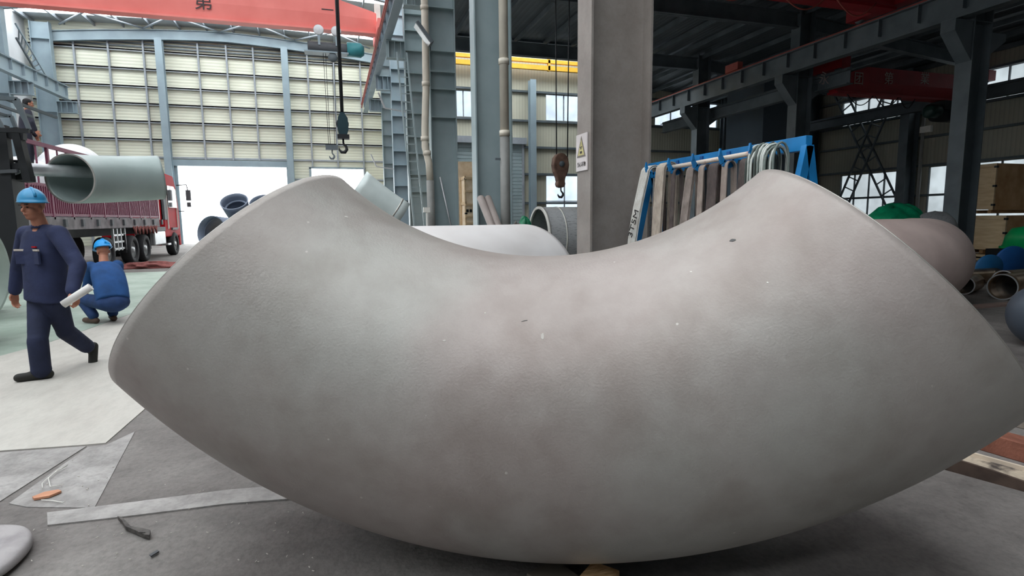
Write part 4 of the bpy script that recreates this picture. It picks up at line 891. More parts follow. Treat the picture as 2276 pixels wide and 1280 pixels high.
# load in white wrap
AC = Vector((-8.15, 22.6, 1.62)); fr = arc_frames(AC, (0, 1, 0), (0, 0, -1), 1.75, -89, 89, 36)
t = thing('wrapped_elbow', 'big white-wrapped bent pipe piece arching above the truck bed', 'wrapped pipe', (AC.x, AC.y, 1.55))
mb().pipe(fr, .72, .05, 40).build('wrapping', M_WWRAP, t)
for q in range(6):
    a = math.radians(-42+q*11); c_ = AC+Vector((0, math.sin(a), math.cos(a)))*1.62; mb().obox(c_+Vector((.69, 0, 0)), (.08, .42, .5-.05*(q % 3)), Matrix.Rotation(-a+.3*(q % 2), 3, 'X')).build('tear', mat('torn_wrap_dark', '#4c4d52', .6, scale=6, c2='#85868a'), t)
blob_mesh('wrapped_load', M_WWRAP, (-8.05, 25.85, 2.45), (1.0, .72, .8), 12, 'low white-wrapped load at the front of the truck bed', 'wrapped load', amp=.1)
blob_mesh('wrapped_load', M_WWRAP, (-8.05, 18.98, 2.45), (1.0, .8, .82), 14, 'white-wrapped lump on the truck bed right beside the bareheaded man', 'wrapped load', amp=.1)
t = tag(mb().pipe([(Vector((-8.1, 14.8, 2.22)), Vector((1, 0, 0)), Vector((0, 0, 1))), (Vector((-8.1, 17.95, 2.22)), Vector((1, 0, 0)), Vector((0, 0, 1)))], .65, .04, 40).build('wrapped_pipe', M_WWRAP), 'white-wrapped pipe on the truck bed that the bareheaded man stands on', 'wrapped pipe')
rg = at(332, 596, Z=0)
blob_mesh('rag_heap', M_RAG, (rg.x, rg.y, .06), (.95, .28, .12), 5, 'heap of dusty red straps on the floor beside the truck wheels', 'rag heap', amp=.55, sq=.5, seg=48)

# ================================================================== RIGHT SIDE GOODS
def crate(label, x0, y0, z0, dx, dy, dz, m1, m2, group, fx=2, fz=2):
    t = thing('wooden_crate', label, 'crate', (x0+dx/2, y0+dy/2, z0), group)
    mb().box((x0+.03, y0+.03, z0+.12), (x0+dx-.03, y0+dy-.03, z0+dz-.02)).build('panel', m1, t)
    mb().box((x0+.01, y0+.005, z0+.1), (x0+dx, y0+.025, z0+dz)).build('front_panel', m2, t)
    w_ = .11
    for z in np.linspace(z0+.12+w_/2, z0+dz-w_/2, fz+1): mb().box((x0, y0, z-w_/2), (x0+.03, y0+dy, z+w_/2)).build('batten', M_WOOD, t)
    for y in np.linspace(y0+w_/2, y0+dy-w_/2, 2): mb().box((x0-.025, y-w_/2, z0+.1), (x0+.03, y+w_/2, z0+dz)).build('batten', M_WOOD, t)
    for y in (y0+.1, y0+dy/2, y0+dy-.1): mb().box((x0, y-.05, z0), (x0+dx, y+.05, z0+.1)).build('skid', M_TIMB, t)
    for z in (z0+.25, z0+dz*.55, z0+dz-.1): mb().box((x0-.03, y0-.01, z-.03), (x0+.06, y0+.06, z+.03)).build('corner_clip', M_BLACK, t)
    return t
crate('big plywood crate on top of the stack at the far right', 18.5, 11.67, 1.5, 2.6, .95, 1.45, M_WOOD, M_WOODT, 'wooden crates at the far right', 2, 2)
crate('lower plywood crate of the stack at the far right', 18.35, 11.2, .32, 1.0, 1.2, 1.12, M_WOOD, M_WOODT, 'wooden crates at the far right', 1, 1)
crate('dim plywood crate beside the lower one at the far right', 19.5, 11.3, .32, 1.6, 1.2, 1.1, M_WOODT, M_WOODT, 'wooden crates at the far right', 1, 1)
crate('thin slatted pallet crate at the foot of the far right stack', 18.2, 11.15, 0.0, 1.6, 1.35, .3, M_WOOD, M_REDT, 'wooden crates at the far right', 1, 1)
crate('low pallet under the dim crate at the far right', 19.9, 11.15, 0.0, 1.3, 1.35, .3, M_WOOD, M_REDT, 'wooden crates at the far right', 1, 1)
crate('tall pale crate standing between the two left columns, deeper one', 4.5, 22.2, 0, .9, 1.0, 3.75, mat('cream_plywood', '#f3e2c8', .7, c2='#e2cba8', scale=5), mat('cream_plywood', '#f3e2c8'), 'wooden crates between the columns', 1, 4)
t = crate('pale crate with two dark square holes between the two left columns', 4.78, 21.0, 0, .9, .9, 3.1, mat('cream_plywood', '#f3e2c8'), mat('cream_plywood', '#f3e2c8'), 'wooden crates between the columns', 1, 3)
for x in (4.8, 4.93): mb().box((x, 20.985, 1.75), (x+.09, 21.02, 1.86)).build('handhold', M_BLACK, t)
for z in (1.3, 1.55, 2.0, 2.5, 2.98): mb().box((4.77, 20.96, z), (5.69, 21.0, z+.07)).build('batten', M_WOOD, t)
# tall box / tower
tag(mb().box((20.0, 23.0, 0), (22.6, 25.7, 8.0)).build('steel_tower_box', mat('slate_grey_panel', '#56636f', .5, c2='#4c5965', scale=.6), bevel=.03), 'tall slate-grey sheet-metal enclosure behind the sling rack', 'enclosure')
# crossed lattice bracing on the right wall
for i, (a, b_, lab) in enumerate((((1852, 175), (1985, 458), 'ladder-like brace sloping down to the right, crossed on the right wall'), ((1992, 175), (1866, 470), 'ladder-like brace sloping down to the left, crossed on the right wall'))):
    XX = 26.45-.22*i; A, B = at(a[0], a[1], X=XX), at(b_[0], b_[1], X=XX); A2 = A+(A-B)*.0; d = (B-A).normalized(); off = Vector((0, d.z, -d.y)).normalized()*.32
    t = thing('lattice_brace', lab, 'brace', (XX, A.y, B.z), 'crossed lattice braces')
    B = B+d*((B.z-.3)/-d.z)
    mb().bar(A-off, B-off, .09, .07).build('brace_rail', M_DARKS, t); mb().bar(A+off, B+off, .09, .07).build('brace_rail', M_DARKS, t)
    n = 15
    for k in range(1, n):
        p = A.lerp(B, k/n); mb().bar(p-off, p+off, .05).build('rung', M_DARKS, t)
tag(mb().tube([at(2054, 254, X=26.0), (26.0, at(2054, 254, X=26.0).y, 0)], .07, 12).build('wall_pipe', mat('dull_pale_pipe', '#8c8c88', .5)), 'pale vertical pipe beside the black wall column on the right', 'pipe')
p = at(2060, 287, X=25.9); tag(mb().box((25.86, p.y-.2, p.z-.14), (25.99, p.y+.3, p.z+.14)).build('junction_box', M_WHITE), 'small pale junction box on the vertical pipe at the right wall', 'box')
# green tarps and dark wrapped goods
tp = at(1990, 470, Y=11); tq = at(2075, 470, Y=11)
blob_mesh('green_tarpaulin', M_GREEN, (tp.x-.1, 11, .8), (.85, .8, .92), 21, 'green tarpaulin heap directly above the pinkish elbow', 'tarpaulin', 'green tarpaulin heaps', amp=.12, sq=.9)
blob_mesh('green_tarpaulin', M_GREEN, (tq.x+.1, 12.0, .8), (.8, .8, .95), 22, 'green tarpaulin heap left of the far right column', 'tarpaulin', 'green tarpaulin heaps', amp=.12, sq=.9)
blob_mesh('dark_wrapped_goods', M_DKWRAP, (tq.x-.9, 10.3, .95), (.55, .5, .6), 23, 'dark plastic-wrapped goods between the green heaps and the far right column', 'wrapped goods', amp=.12, sq=.75)
# green tub, blue discs, copper elbows
g = at(2280, 527, Y=9.6)
t = thing('green_tub', 'bright green upturned tub at the right edge above the blue discs', 'tub', (g.x, 9.6, g.z-.35))
mb().lathe((g.x, 9.6, g.z-.28), [(.5, 0), (.5, .05), (.44, .06), (.4, .3), (.28, .5), (.0, .56)], 32).build('tub', mat('bright_green_plastic', '#10a35c', .35), t)
tag(mb().box((g.x-.45, 9.3, 0), (g.x+.6, 10.2, g.z-.3)).build('dark_cabinet', M_BLACK), 'dark box under the green tub at the right edge', 'box')
for i, (u, v, r) in enumerate(((2196, 610, .3), (2244, 618, .38), (2300, 618, .4))):
    p = at(u, v, Y=8.6+.15*i); p.z = r*.98 if p.z < r else p.z
    b = mb().lathe((p.x, p.y, r+.01), [(0, -.03), (r*.96, -.03), (r, -.01), (r, .02), (r*.8, .05), (0, .06)], 40, (.35, 1, .12))
    tag(b.build('blue_disc', M_BLUED if i else mat('mid_blue_paint', '#23679b', .5)), ['smaller duller blue disc standing right of the pinkish elbow', 'large blue disc standing above the bronze pipes', 'blue disc cut off by the right edge'][i], 'disc', 'blue discs')
M_BORE = M_MIRROR
def short_elbow(label, c, az, r, R, ang, m):
    a = math.radians(az); E1 = (math.cos(a), math.sin(a), 0); E2 = (-math.sin(a), math.cos(a), 0)
    fr = arc_frames((c[0], c[1], r), E1, E2, R, 0, ang, 20)
    t = thing('bronze_pipe_elbow', label, 'pipe elbow', (c[0], c[1], 0), 'bronze pipe elbows on the floor')
    mb().pipe(fr, r, .012, 40).build('body', m, t); mb().pipe([(fr[0][0], fr[0][1], fr[0][2]), (fr[0][0]-(fr[1][0]-fr[0][0])*.03, fr[0][1], fr[0][2])], r+.001, .014, 40).build('end_bevel', M_ALU, t)
    return t
e = at(2200, 655, Y=7.05)
def straight(label, P, d, L_, r):
    d = Vector(d).normalized(); x = Vector((0, 0, 1)); y = d.cross(x); P = Vector((P[0], P[1], r+.002)); k = 10; fr = []
    for i in range(k+1):
        s_ = i/k; fr.append((P+d*L_*s_+y*(.25*max(0, s_-.6)**2), x, y))
    t = thing('bronze_pipe_elbow', label, 'pipe elbow', (P.x, P.y, 0), 'bronze pipe elbows on the floor')
    mb().pipe(fr, r, .012, 40).build('body', M_COPPER, t); mb().pipe([(P-d*.012, x, y), (P, x, y)], r+.003, .02, 40).build('end_bevel', M_ALU, t)
    mb().lathe(P+d*.3, [(0, 0), (r*.97, 0)], 32, d).build('inner_wall', M_MIRROR, t)
straight('bronze pipe elbow with shiny dark mouth toward the camera, foremost of the bronze ones', at(2203, 668, Z=0)+Vector((.25, .0, 0)), (.93, .18, 0), 1.1, .225)
straight('bronze pipe elbow whose mouth peeks over the foremost one', at(2203, 668, Z=0)+Vector((1.5, .75, 0)), (.95, .1, 0), 1.3, .2)
straight('bronze pipe piece between the pinkish elbow and the shiny mouth', at(2203, 668, Z=0)+Vector((.35, .7, 0)), (.9, .42, 0), .75, .17)
straight('bronze pipe piece lying rearmost below the blue discs', at(2203, 668, Z=0)+Vector((.5, 1.7, 0)), (1, .05, 0), 2.4, .16)
tag(mb().box((9.6, 6.2, 0), (14.5, 6.4, .03)).build('floor_board', mat('pinkish_board', '#9a837a', .8)), 'thin pinkish board on the floor in front of the bronze elbows', 'board')
p = at(2286, 725, Y=4.0)
tag(mb().lathe((p.x+.62, 4.15, .36), [(0, -.46), (.12, -.45), (.24, -.4), (.33, -.3), (.36, -.18), (.365, -.17), (.36, -.16), (.36, .9), (.34, .9), (.0, .9)], 40, (1, .35, 0)).build('capped_pipe', mat('blue_grey_steel', '#545d68', .45, .2, c2='#474f5a', scale=2)), 'blue-grey capped pipe piece cut off by the right edge beside the giant elbow', 'steel pipe')
# timbers bottom right
def timber(label, px0, px1, wd, ht, m, cat='timber', dz=0):
    a, b_ = at(*px0, Z=0), at(*px1, Z=0); return tag(mb().bar((a.x, a.y, ht/2+dz), (b_.x, b_.y, ht/2+dz), wd, ht).build('timber_beam', m, bevel=.006), label, cat, 'timbers at the lower right')
timber('red-brown square timber on the floor at the lower right edge', (2155, 985), (2300, 1027), .15, .12, M_REDT)
timber('weathered grey timber behind the red-brown one at the right edge', (2215, 932), (2330, 960), .16, .09, mat('grey_old_wood', '#8b8177', .8, c2='#6f665e', scale=8, stretch=(6, 1, 1)))
a = at(2092, 1042, Z=0); c = at(2330, 1108, Z=0); d = (c-a).normalized(); sd = Vector((-d.y, d.x, 0)); H_ = Vector((0, 0, 1))
t = thing('wooden_trough', 'stained pale wooden trough with dark blotches in the lower right corner', 'trough', ((a.x+c.x)/2, (a.y+c.y)/2, 0), 'timbers at the lower right')
a0 = a-sd*.0; mb().prism([a0, c, c+H_*.045, a0.lerp(c, .5)+H_*.07, a0+H_*.085], sd*.02).build('front_board', mat('dark_brown_board', '#54453c', .8, c2='#382d27', scale=8), t)
mb().prism([a0+sd*.02+H_*.03, c+sd*.02+H_*.02, c+sd*.14+H_*.03, a0+sd*.14+H_*.04], H_*.035).build('stained_bed', mat('stained_bleached_wood', '#b9ab98', .7, c2='#4b433f', scale=9, contrast=(.42, .56), fine=[(30, .3)]), t)
mb().prism([a0+sd*.14, c+sd*.14, c+sd*.14+H_*.085, a0+sd*.14+H_*.1], sd*.018).build('back_board', mat('pale_board_edge', '#d8c8b4', .7, scale=6), t)
# litter lower left
p = at(104, 1100, Z=0); v = lambda u, v_: at(u, v_, Z=.008)
tag(mb().prism([v(72, 1108), v(100, 1097), v(130, 1092), v(137, 1095), v(110, 1106), v(76, 1112)], (0, 0, .012)).build('wood_chip', mat('orange_chip', '#cf9575', .7, scale=12)), 'orange-brown wood chip on the floor at lower left', 'wood chip')
tag(mb().tube([v(*q)+Vector((0, 0, .01)) for q in ((95, 1088), (94, 1078), (104, 1068), (120, 1055), (150, 1038), (128, 1048), (108, 1066), (112, 1085), (140, 1080))], .0022, 6).build('thin_wire', M_WHITE), 'thin pale curled wire on the floor above the orange chip', 'wire')
tag(mb().tube([v(*q)+Vector((0, 0, .006)) for q in ((92, 1113), (118, 1115), (140, 1119), (145, 1117))], .0025, 6).build('thin_wire', M_WHITE), 'short pale wire on the floor just below the orange chip', 'wire')
sc = mb().prism([v(262, 1155), v(272, 1157), v(292, 1178), (v(318, 1182)), v(335, 1186), v(333, 1198), v(322, 1196), v(300, 1186), v(280, 1178), v(272, 1165)], (0, 0, .02))
sc.prism([v(308, 1190)+Vector((0, 0, .02)), v(322, 1189)+Vector((0, 0, .02)), v(324, 1193)+Vector((0, 0, .02)), v(308, 1193)+Vector((0, 0, .02))], (0, 0, .004))
tag(sc.build('metal_scrap', mat('dark_scrap', '#5c5854', .6, c2='#2e2b29', scale=30)), 'crumpled dark scrap of metal on the floor at lower left', 'scrap')
tag(mb().prism([v(332, 1235), v(350, 1224), v(354, 1227), v(336, 1238)], (0, 0, .006)).build('metal_scrap', M_CHAS), 'tiny dark sliver on the floor below the crumpled scrap', 'scrap')
rr = random.Random(11); b = mb()
for k in range(70):
    u, vv = rr.uniform(60, 700), rr.uniform(1020, 1270)
    if vv < 1080 and u > 480: continue
    q = v(u, vv); a = rr.uniform(0, 3.1); l = rr.uniform(.003, .014); b.bar(q, q+Vector((math.cos(a)*l, math.sin(a)*l, .001)), .003, .003)
tag(b.build('floor_crumbs', mat('pale_crumbs', '#c9c4bb', .8)), 'pale crumbs and shavings scattered on the grey floor at lower left', 'crumbs', kind='stuff')
# folded sheet bottom-left
A = [at(-60, 1190, Z=.0), at(20, 1188, Z=0), at(64, 1190, Z=0), at(82, 1213, Z=0), at(62, 1243, Z=0), at(20, 1285, Z=0), at(-60, 1330, Z=0)]
vs = []; fs = []; n = len(A); lev = [(0, 1.0), (.03, 1.02), (.055, .97), (.065, .8), (.07, .4)]
cc = sum(A, Vector())/n
for z, q in lev:
    for p in A: w_ = cc+(p-cc)*q; vs.append((w_.x, w_.y, z+.004))
for i in range(len(lev)-1):
    for j in range(n): fs.append((i*n+j, i*n+(j+1) % n, (i+1)*n+(j+1) % n, (i+1)*n+j))
fs.append([(len(lev)-1)*n+j for j in range(n)]); fs.append([j for j in range(n)][::-1])
b = mb(); b.smooth = True; b.add(vs, fs); o = tag(b.build('sacking_bag', mat('grey_lilac_sack', '#aaa6a6', .8, c2='#8f8b8c', scale=7, bump=.5, bscale=12)), 'grey flattened sack in the bottom left corner', 'sack')
md = o.modifiers.new('sub', 'SUBSURF'); md.levels = 2; md.render_levels = 2

# ================================================================== PEOPLE
def capsule(b, p0, p1, r0, r1, n=14):
    p0, p1 = Vector(p0), Vector(p1); d = p1-p0; L_ = max(d.length, 1e-5); prof = []
    for k in range(5): a = math.pi/2*(k/4); prof.append((r0*math.sin(a), -r0*math.cos(a)))
    for k in range(5): a = math.pi/2*(k/4); prof.append((r1*math.cos(a), L_+r1*math.sin(a)))
    return b.lathe(p0, prof, n, d if d.length > 1e-5 else (0, 0, 1))
def ellip(b, c, r, M=None, n=18):
    M = M or Matrix.Identity(3); c = Vector(c); vs = []; k = n//2
    for i in range(k+1):
        v_ = math.pi*i/k
        for j in range(n): u = 2*math.pi*j/n; vs.append(c+M@Vector((r[0]*math.sin(v_)*math.cos(u), r[1]*math.sin(v_)*math.sin(u), r[2]*math.cos(v_))))
    return b.add(vs, [(i*n+j, i*n+(j+1) % n, (i+1)*n+(j+1) % n, (i+1)*n+j) for i in range(k) for j in range(n)])
def organic(b, name, m, parent, voxel=.012, smooth=4):
    """merge the overlapping shapes into one continuous skin"""
    o = b.build(name, m, parent)
    import bmesh
    bm = bmesh.new(); bm.from_mesh(o.data); bmesh.ops.remove_doubles(bm, verts=bm.verts, dist=1e-4); bmesh.ops.recalc_face_normals(bm, faces=bm.faces); bm.to_mesh(o.data); bm.free()
    r = o.modifiers.new('r', 'REMESH'); r.mode = 'VOXEL'; r.voxel_size = voxel; r.use_smooth_shade = True
    s = o.modifiers.new('s', 'SMOOTH'); s.iterations = smooth; s.factor = .5
    dg = bpy.context.evaluated_depsgraph_get(); me = bpy.data.meshes.new_from_object(o.evaluated_get(dg)); o.modifiers.clear()
    if len(me.vertices): o.data = me
    for p in o.data.polygons: p.use_smooth = True
    return o
def hand(b, w, d, nrm, thumb, curl=.5, L_=.18):
    """w wrist, d finger direction, nrm back-of-hand normal, thumb side direction"""
    w, d = Vector(w), Vector(d).normalized(); th = Vector(thumb); th = (th-d*th.dot(d)).normalized(); nm = Vector(nrm); nm = (nm-d*nm.dot(d)-th*nm.dot(th)).normalized()
    for q in (-.026, -.009, .009, .026): capsule(b, w+th*q*.6, w+d*.085+th*q, .017, .014, 8)
    lens = (.036, .044, .041, .031)
    for q, l in zip((.029, .0095, -.0095, -.028), lens):
        p = w+d*.088+th*q; dd = d; bend = curl
        for seg in range(3):
            ang = bend*(.5+.5*seg); dd2 = (dd*math.cos(ang)-nm*math.sin(ang)).normalized(); p2 = p+dd2*l*(1, .75, .6)[seg]
            capsule(b, p, p2, .0092-.0006*seg, .0088-.0008*seg, 8); p = p2
            nm2 = (nm*math.cos(ang)+dd*math.sin(ang)).normalized(); dd = dd2; nm_ = nm2; nm, nm_keep = nm2, nm
        nm = Vector(nrm); nm = (nm-d*nm.dot(d)-th*nm.dot(th)).normalized()
    p = w+d*.025+th*.03; p2 = p+(d*.7+th*.6-nm*.3).normalized()*.04; p3 = p2+(d*.9+th*.1-nm*.5).normalized()*.032
    capsule(b, p, p2, .012, .0105, 8); capsule(b, p2, p3, .0105, .009, 8)
def basis(F, up=(0, 0, 1)):
    F = Vector(F).normalized(); U = Vector(up); U = (U-F*U.dot(F)).normalized(); L_ = U.cross(F).normalized()   # L_: the person's left
    return Matrix((L_, F, U)).transposed()
def head(b, c, F, up=(0, 0, 1)):
    M = basis(F, up); c = Vector(c); P = lambda x, y, z: c+M@Vector((x, y, z))
    ellip(b, P(0, -.008, .035), (.077, .097, .088), M); ellip(b, P(0, .012, -.035), (.062, .078, .085), M); ellip(b, P(0, .045, -.085), (.034, .036, .028), M)
    capsule(b, P(0, .086, .012), P(0, .107, -.022), .009, .014, 8); ellip(b, P(0, .084, .03), (.05, .014, .014), M)
    for s in (-1, 1): ellip(b, P(s*.077, -.005, -.012), (.011, .02, .032), M, 10); ellip(b, P(s*.042, .055, -.02), (.022, .03, .025), M, 10); 
    ellip(b, P(0, .088, -.052), (.024, .01, .007), M, 10); ellip(b, P(0, .085, -.064), (.02, .01, .007), M, 10)
    return M, P
def face(P, M, parent):
    for s in (-1, 1):
        b = mb(); ellip(b, P(s*.03, .083, .008), (.013, .008, .006), M, 10); b.build('eye', mat('eye_dark', '#2b2420', .3), parent)
        b = mb(); b.obox(P(s*.031, .094, .03), (.03, .008, .007), M); b.build('eyebrow', M_HAIR, parent)
    b = mb(); ellip(b, P(0, .0945, -.058), (.022, .005, .0035), M, 10); b.build('mouth', mat('lip', '#8c5348', .6), parent)
def helmet(c, F, up, m, parent):
    M = basis(F, up); c = Vector(c); P = lambda x, y, z: c+M@Vector((x, y, z)); n = 32; vs = []; K = 9
    for i in range(K+1):
        a = math.pi/2*i/K
        for j in range(n):
            u = 2*math.pi*j/n; rid = 1+.03*math.exp(-(math.sin(u)/.18)**2)*math.cos(a*0)
            vs.append(P(.112*math.sin(a)*math.cos(u), -.01+.132*math.sin(a)*math.sin(u), .035+.125*math.cos(a)*rid))
    for j in range(n):
        u = 2*math.pi*j/n; br = 1.1+.32*max(0, math.sin(u))**2; vs.append(P(.112*br*math.cos(u)*.98, -.01+.132*br*math.sin(u), .028-.012*max(0, math.sin(u))))
    for j in range(n): u = 2*math.pi*j/n; vs.append(P(.1*math.cos(u), -.01+.12*math.sin(u), .022))
    fs = [(i*n+j, i*n+(j+1) % n, (i+1)*n+(j+1) % n, (i+1)*n+j) for i in range(K+2) for j in range(n)]
    b = mb(); b.smooth = True; b.add(vs, fs); h = b.build('helmet', m, parent)
    b = mb(); vs = []
    for s, k in ((-.014, 0), (.014, 0)):
        for i in range(9):
            a = -math.pi*.42+math.pi*.84*i/8; vs.append(P(s, -.01+.132*math.sin(a), .035+.13*math.cos(a)))
    b2 = mb().tube([P(0, -.01+.13*math.sin(a), .036+.126*math.cos(a)) for a in np.linspace(-1.3, 1.25, 9)], .012, 8).build('ridge', m, h)
    return h
def shoe(b, ankle, toe_dir, L_=.27, pitch=0):
    d = Vector(toe_dir).normalized(); a = Vector(ankle)
    capsule(b, a-d*.05, a+d*(L_-.1), .045, .04, 12); capsule(b, a+Vector((0, 0, .03)), a+Vector((0, 0, .07)), .045, .048, 12); capsule(b, a+d*.0+Vector((0, 0, .03)), a+d*.1, .045, .042, 12)

def torso(b, N_, dn, F, prof, bow=0):
    U = -dn.normalized(); Lx = U.cross(Vector(F)).normalized(); Fx = Lx.cross(U).normalized(); n = 28; K = 24; vs = []
    qs = [p[0] for p in prof]
    for i in range(K+1):
        q = prof[0][0]+(prof[-1][0]-prof[0][0])*i/K
        w_ = float(np.interp(q, qs, [p[1] for p in prof])); d_ = float(np.interp(q, qs, [p[2] for p in prof])); cap = .02 if i in (0, K) else 1
        for j in range(n):
            u = 2*math.pi*j/n; cu, su = math.cos(u), math.sin(u); e = .8
            vs.append(N_+dn*q+Fx*bow*math.sin(math.pi*q)+Lx*w_*cap*math.copysign(abs(cu)**e, cu)+Fx*d_*cap*math.copysign(abs(su)**e, su))
    b.add(vs, [(i*n+j, i*n+(j+1) % n, (i+1)*n+(j+1) % n, (i+1)*n+j) for i in range(K) for j in range(n)])
# --- walking man
F = Vector((-.57, -.82, 0)).normalized(); S = Vector((.82, -.57, 0)).normalized()
N_ = at(93, 506, Y=6.55); Pv = at(106, 668, Y=6.62); Hd = at(74, 462, Y=6.48)
shL, shR = N_+S*.215+Vector((0, 0, -.06)), N_-S*.215+Vector((0, 0, -.06))
elL, wrL = at(174, 590, Y=6.28), at(160, 648, Y=6.12); elR, wrR = at(42, 592, Y=6.9), at(33, 648, Y=6.95)
hpL, hpR = Pv+S*.095, Pv-S*.095
knR, anR = at(84, 757, Y=6.42), at(93, 833, Y=6.42); anR.z = .075
knL, anL = at(146, 736, Y=6.72), at(196, 772, Y=7.02)
man = thing('person', 'walking person in blue helmet and navy workwear holding a white paper roll', 'person', (N_.x, N_.y, 0))
b = mb(); M, P = head(b, Hd, (-.45, -.9, -.05))
capsule(b, Hd+Vector((.01, .02, -.06)), N_+Vector((0, 0, -.02)), .058, .068)
for q in ((shL, elL, .045, .04), (elL, wrL, .038, .029), (shR, elR, .045, .04), (elR, wrR, .038, .029), (N_-Vector((0, 0, .1)), Pv, .11, .11), (hpL, knL, .07, .055), (knL, anL, .05, .04), (hpR, knR, .07, .055), (knR, anR, .05, .04), (shL, shR, .05, .05)): capsule(b, *q)
hand(b, wrL, (.35, -.2, -.9), (.7, .3, .2), (-.4, -.9, 0), .85); hand(b, wrR, (-.1, .0, -1), (-.8, .5, 0), (-.5, -.8, 0), .45)
body = organic(b, 'body', M_SKIN, man, .0065, 3); face(P, M, body)
Mt = basis(F)
b = mb(); dn = (Pv-N_)
torso(b, N_, dn, F, ((.0, .1, .085), (.1, .19, .11), (.3, .225, .14), (.6, .205, .14), (.85, .205, .145), (1.03, .215, .15)))
for q in ((shL, elL, .085, .07), (elL, wrL+(elL-wrL)*.05, .07, .056), (shR, elR, .085, .07), (elR, wrR+(elR-wrR)*.05, .07, .056), (N_+Vector((0, 0, -.02))+F*.0, shL, .06, .08), (N_+Vector((0, 0, -.02)), shR, .06, .08)): capsule(b, *q)
jk = organic(b, 'jacket', M_NAVY, man, .012, 5)
ez = mb().lathe(N_+Vector((0, 0, -.005)), [(.068, 0), (.082, .0), (.078, .035), (.068, .035)], 20).build('collar', M_NAVY, jk)
ch = N_+dn*.32
for s in (-1, 1): mb().obox(ch+Mt@Vector((s*.1, .137, 0))+Vector((0, 0, .02)), (.13, .014, .018), Matrix.Rotation(s*-.22, 3, 'Z')@Mt).build('reflective_strip', M_REFL, jk)
for s in (-1, 1): mb().obox(ch+Mt@Vector((s*.1, .132, -.055)), (.12, .02, .12), Matrix.Rotation(s*-.22, 3, 'Z')@Mt).build('pocket', M_NAVY, jk, bevel=.004)
mb().obox(ch+Mt@Vector((.09, .137, .05)), (.05, .014, .014), Mt).build('badge', M_TRED, jk)
b = mb()
ellip(b, Pv+Vector((0, 0, .02)), (.165, .125, .12), Mt)
for q in ((hpL, knL, .11, .08), (knL, anL+(knL-anL)*.08, .085, .075), (hpR, knR, .11, .08), (knR, anR+Vector((0, 0, .03)), .085, .082), (anR+Vector((0, 0, .05)), anR+Vector((.0, 0, .02)), .082, .085)): capsule(b, *q)
organic(b, 'trousers', mat('dark_navy_trousers', '#252c46', .85, c2='#1c2238', scale=5, bump=.6, bscale=8), man, .012, 4)
b = mb(); shoe(b, anR+Vector((0, 0, -.028)), (-.93, -.3, 0)); organic(b, 'shoe', M_SHOE, man, .007, 3)
b = mb(); td = Vector((.16, -.1, -.95)).normalized(); a_ = anL+Vector((.0, .02, -.02)); capsule(b, a_-td*.02+Vector((.03, .04, .0)), a_+td*.16, .045, .042); capsule(b, a_, a_+Vector((-.02, -.01, .05)), .048, .05); organic(b, 'shoe', M_SHOE, man, .007, 3)
helmet(Hd+Vector((0, 0, .025)), (.55, -.8, 0), (0, 0, 1), M_HELM, man)
hp = wrL+Vector((.02, -.03, -.09))
tag(mb().tube([at(140, 677, Y=6.02), at(202, 637, Y=6.05)], .034, 16).build('paper_roll', M_PAPER), 'white rolled paper in the hand of the walking person', 'paper roll')

# --- crouching man
F = Vector((-.55, .83, 0)).normalized(); S = Vector((-.83, -.55, 0)).normalized()      # S: his left
N_ = at(231, 584, Y=9.95); Pv = at(252, 672, Y=9.6); Hd = at(229, 558, Y=10.05)
shL, shR = N_+S*.17+Vector((0, 0, -.05)), N_-S*.17+Vector((0, 0, -.05))
elL, wrL = at(196, 628, Y=10.05), at(188, 648, Y=10.3); elR, wrR = at(262, 628, Y=10.2), at(235, 650, Y=10.45)
hpL, hpR = Pv+S*.1, Pv-S*.1
knL, anL = at(182, 664, Y=10.05), at(208, 708, Y=9.8); knR, anR = at(240, 650, Y=10.35), at(252, 706, Y=9.95)
anL.z = anR.z = .1
man = thing('person', 'crouching person seen from behind in blue helmet and blue workwear', 'person', (Pv.x, Pv.y, 0))
b = mb(); M, P = head(b, Hd, (-.6, .75, -.3))
capsule(b, Hd+Vector((0, 0, -.05)), N_, .058, .065)
for q in ((shL, elL, .045, .04), (elL, wrL, .038, .029), (shR, elR, .045, .04), (elR, wrR, .038, .029), (N_-Vector((0, 0, .08)), Pv, .1, .11), (hpL, knL, .07, .055), (knL, anL, .05, .04), (hpR, knR, .07, .055), (knR, anR, .05, .04), (shL, shR, .05, .05)): capsule(b, *q)
hand(b, wrL, (-.4, .5, -.7), (-.3, .3, .7), (.6, .6, 0), .5); hand(b, wrR, (-.6, .4, -.6), (0, .2, .9), (-.6, -.3, 0), .5)
body = organic(b, 'body', M_SKIN, man, .0065, 3); face(P, M, body)
M2 = basis(F, (N_-Pv).normalized()); dn = Pv-N_
b = mb()
torso(b, N_, dn, F, ((.0, .09, .08), (.12, .19, .11), (.35, .215, .14), (.7, .215, .155), (1.0, .21, .16)), -.05)
for q in ((shL, elL, .085, .068), (elL, wrL+(elL-wrL)*.05, .066, .05), (shR, elR, .085, .068), (elR, wrR+(elR-wrR)*.05, .066, .05)): capsule(b, *q)
jk = organic(b, 'jacket', M_NAVYB, man, .012, 5)
q0, q1 = at(203, 590, Y=9.7), at(255, 602, Y=9.62)
st = [N_+dn*.2-F*.128+S*x*-1+Vector((0, 0, -.0-abs(x)*.12)) for x in np.linspace(-.15, .17, 7)]
mb().tube(st, .012, 6).build('reflective_strip', mat('pale_blue_reflective', '#9fb4c8', .4), jk)
b = mb(); ellip(b, Pv+Vector((0, 0, -.01)), (.19, .17, .14), basis(F))
for q in ((hpL, knL, .115, .085), (knL, anL+Vector((0, 0, .03)), .085, .072), (hpR, knR, .115, .085), (knR, anR+Vector((0, 0, .03)), .085, .072)): capsule(b, *q)
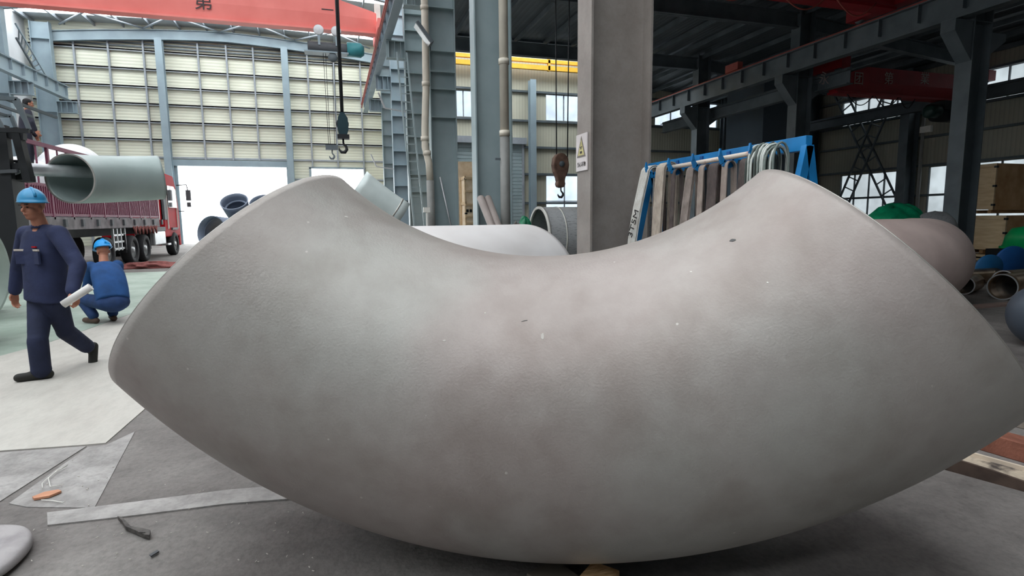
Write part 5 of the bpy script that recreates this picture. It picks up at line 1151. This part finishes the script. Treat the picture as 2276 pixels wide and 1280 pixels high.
organic(b, 'trousers', mat('blue_trousers', '#25406e', .85, c2='#1d3358', scale=5, bump=.6, bscale=8), man, .012, 4)
for a_, dd in ((anL, (-.75, .5, 0)), (anR, (-.4, .8, 0))):
    b = mb(); shoe(b, a_+Vector((0, 0, -.05)), dd); organic(b, 'shoe', M_SHOEB, man, .008, 3)
helmet(Hd+Vector((0, 0, .02)), (-.6, .75, -.3), (-.1, .2, 1), mat('bright_blue_helmet', '#1c9be6', .3), man)

# --- man on the truck
F = Vector((.85, .5, 0)).normalized(); S = Vector((-.5, .85, 0))
YB = 17.3; Hd = at(63, 231, Y=YB); N_ = at(59, 247, Y=YB); Pv = at(58, 302, Y=YB); zf = 2.87
shL, shR = N_+S*.18+Vector((0, 0, -.05)), N_-S*.18+Vector((0, 0, -.05))
elR, wrR = at(70, 272, Y=YB-.25), at(79, 290, Y=YB-.2); elL = shL+Vector((0, .08, -.28)); wrL = elL+Vector((.12, .0, -.22))
hpL, hpR = Pv+S*.1, Pv-S*.1; knL = hpL+Vector((.05, .05, -.4)); knR = hpR+Vector((.05, -.03, -.4)); anL = Vector((knL.x-.05, knL.y, zf+.08)); anR = Vector((knR.x-.03, knR.y, zf+.08))
man = thing('person', 'bareheaded dark-haired person in dark jacket standing on the truck load', 'person', (Pv.x, Pv.y, zf))
b = mb(); M, P = head(b, Hd, (.8, .55, -.1)); capsule(b, Hd+Vector((0, 0, -.06)), N_, .058, .065)
for q in ((shL, elL, .045, .04), (elL, wrL, .038, .029), (shR, elR, .045, .04), (elR, wrR, .038, .029), (N_-Vector((0, 0, .08)), Pv, .1, .11), (hpL, knL, .07, .055), (knL, anL, .05, .04), (hpR, knR, .07, .055), (knR, anR, .05, .04), (shL, shR, .05, .05)): capsule(b, *q)
hand(b, wrR, (.5, 0, -.8), (.3, -.9, 0), (.8, 0, .3), .5); hand(b, wrL, (.4, 0, -.9), (0, .9, 0), (.8, 0, .3), .5)
body = organic(b, 'body', M_SKIN, man, .008, 3); face(P, M, body)
b = mb(); ellip(b, P(0, -.02, .045), (.083, .1, .09), M); ellip(b, P(0, -.05, .0), (.08, .07, .08), M); hr_ = organic(b, 'hair', M_HAIR, man, .01, 3)
Mt = basis(F); dn = Pv-N_; b = mb()
torso(b, N_, dn, F, ((.0, .1, .085), (.1, .19, .11), (.3, .21, .14), (.6, .195, .145), (.9, .2, .145)))
for q in ((shL, elL, .08, .068), (elL, wrL, .066, .05), (shR, elR, .08, .068), (elR, wrR+(elR-wrR)*.1, .066, .05)): capsule(b, *q)
organic(b, 'jacket', M_DKCL, man, .014, 5)
b = mb(); ellip(b, Pv, (.165, .125, .12), Mt)
for q in ((hpL, knL, .11, .08), (knL, anL, .08, .07), (hpR, knR, .11, .08), (knR, anR, .08, .07)): capsule(b, *q)
organic(b, 'trousers', M_DKCL, man, .014, 4)
for a_ in (anL, anR): b = mb(); shoe(b, a_+Vector((0, 0, -.035)), F); organic(b, 'shoe', M_SHOE, man, .01, 3)
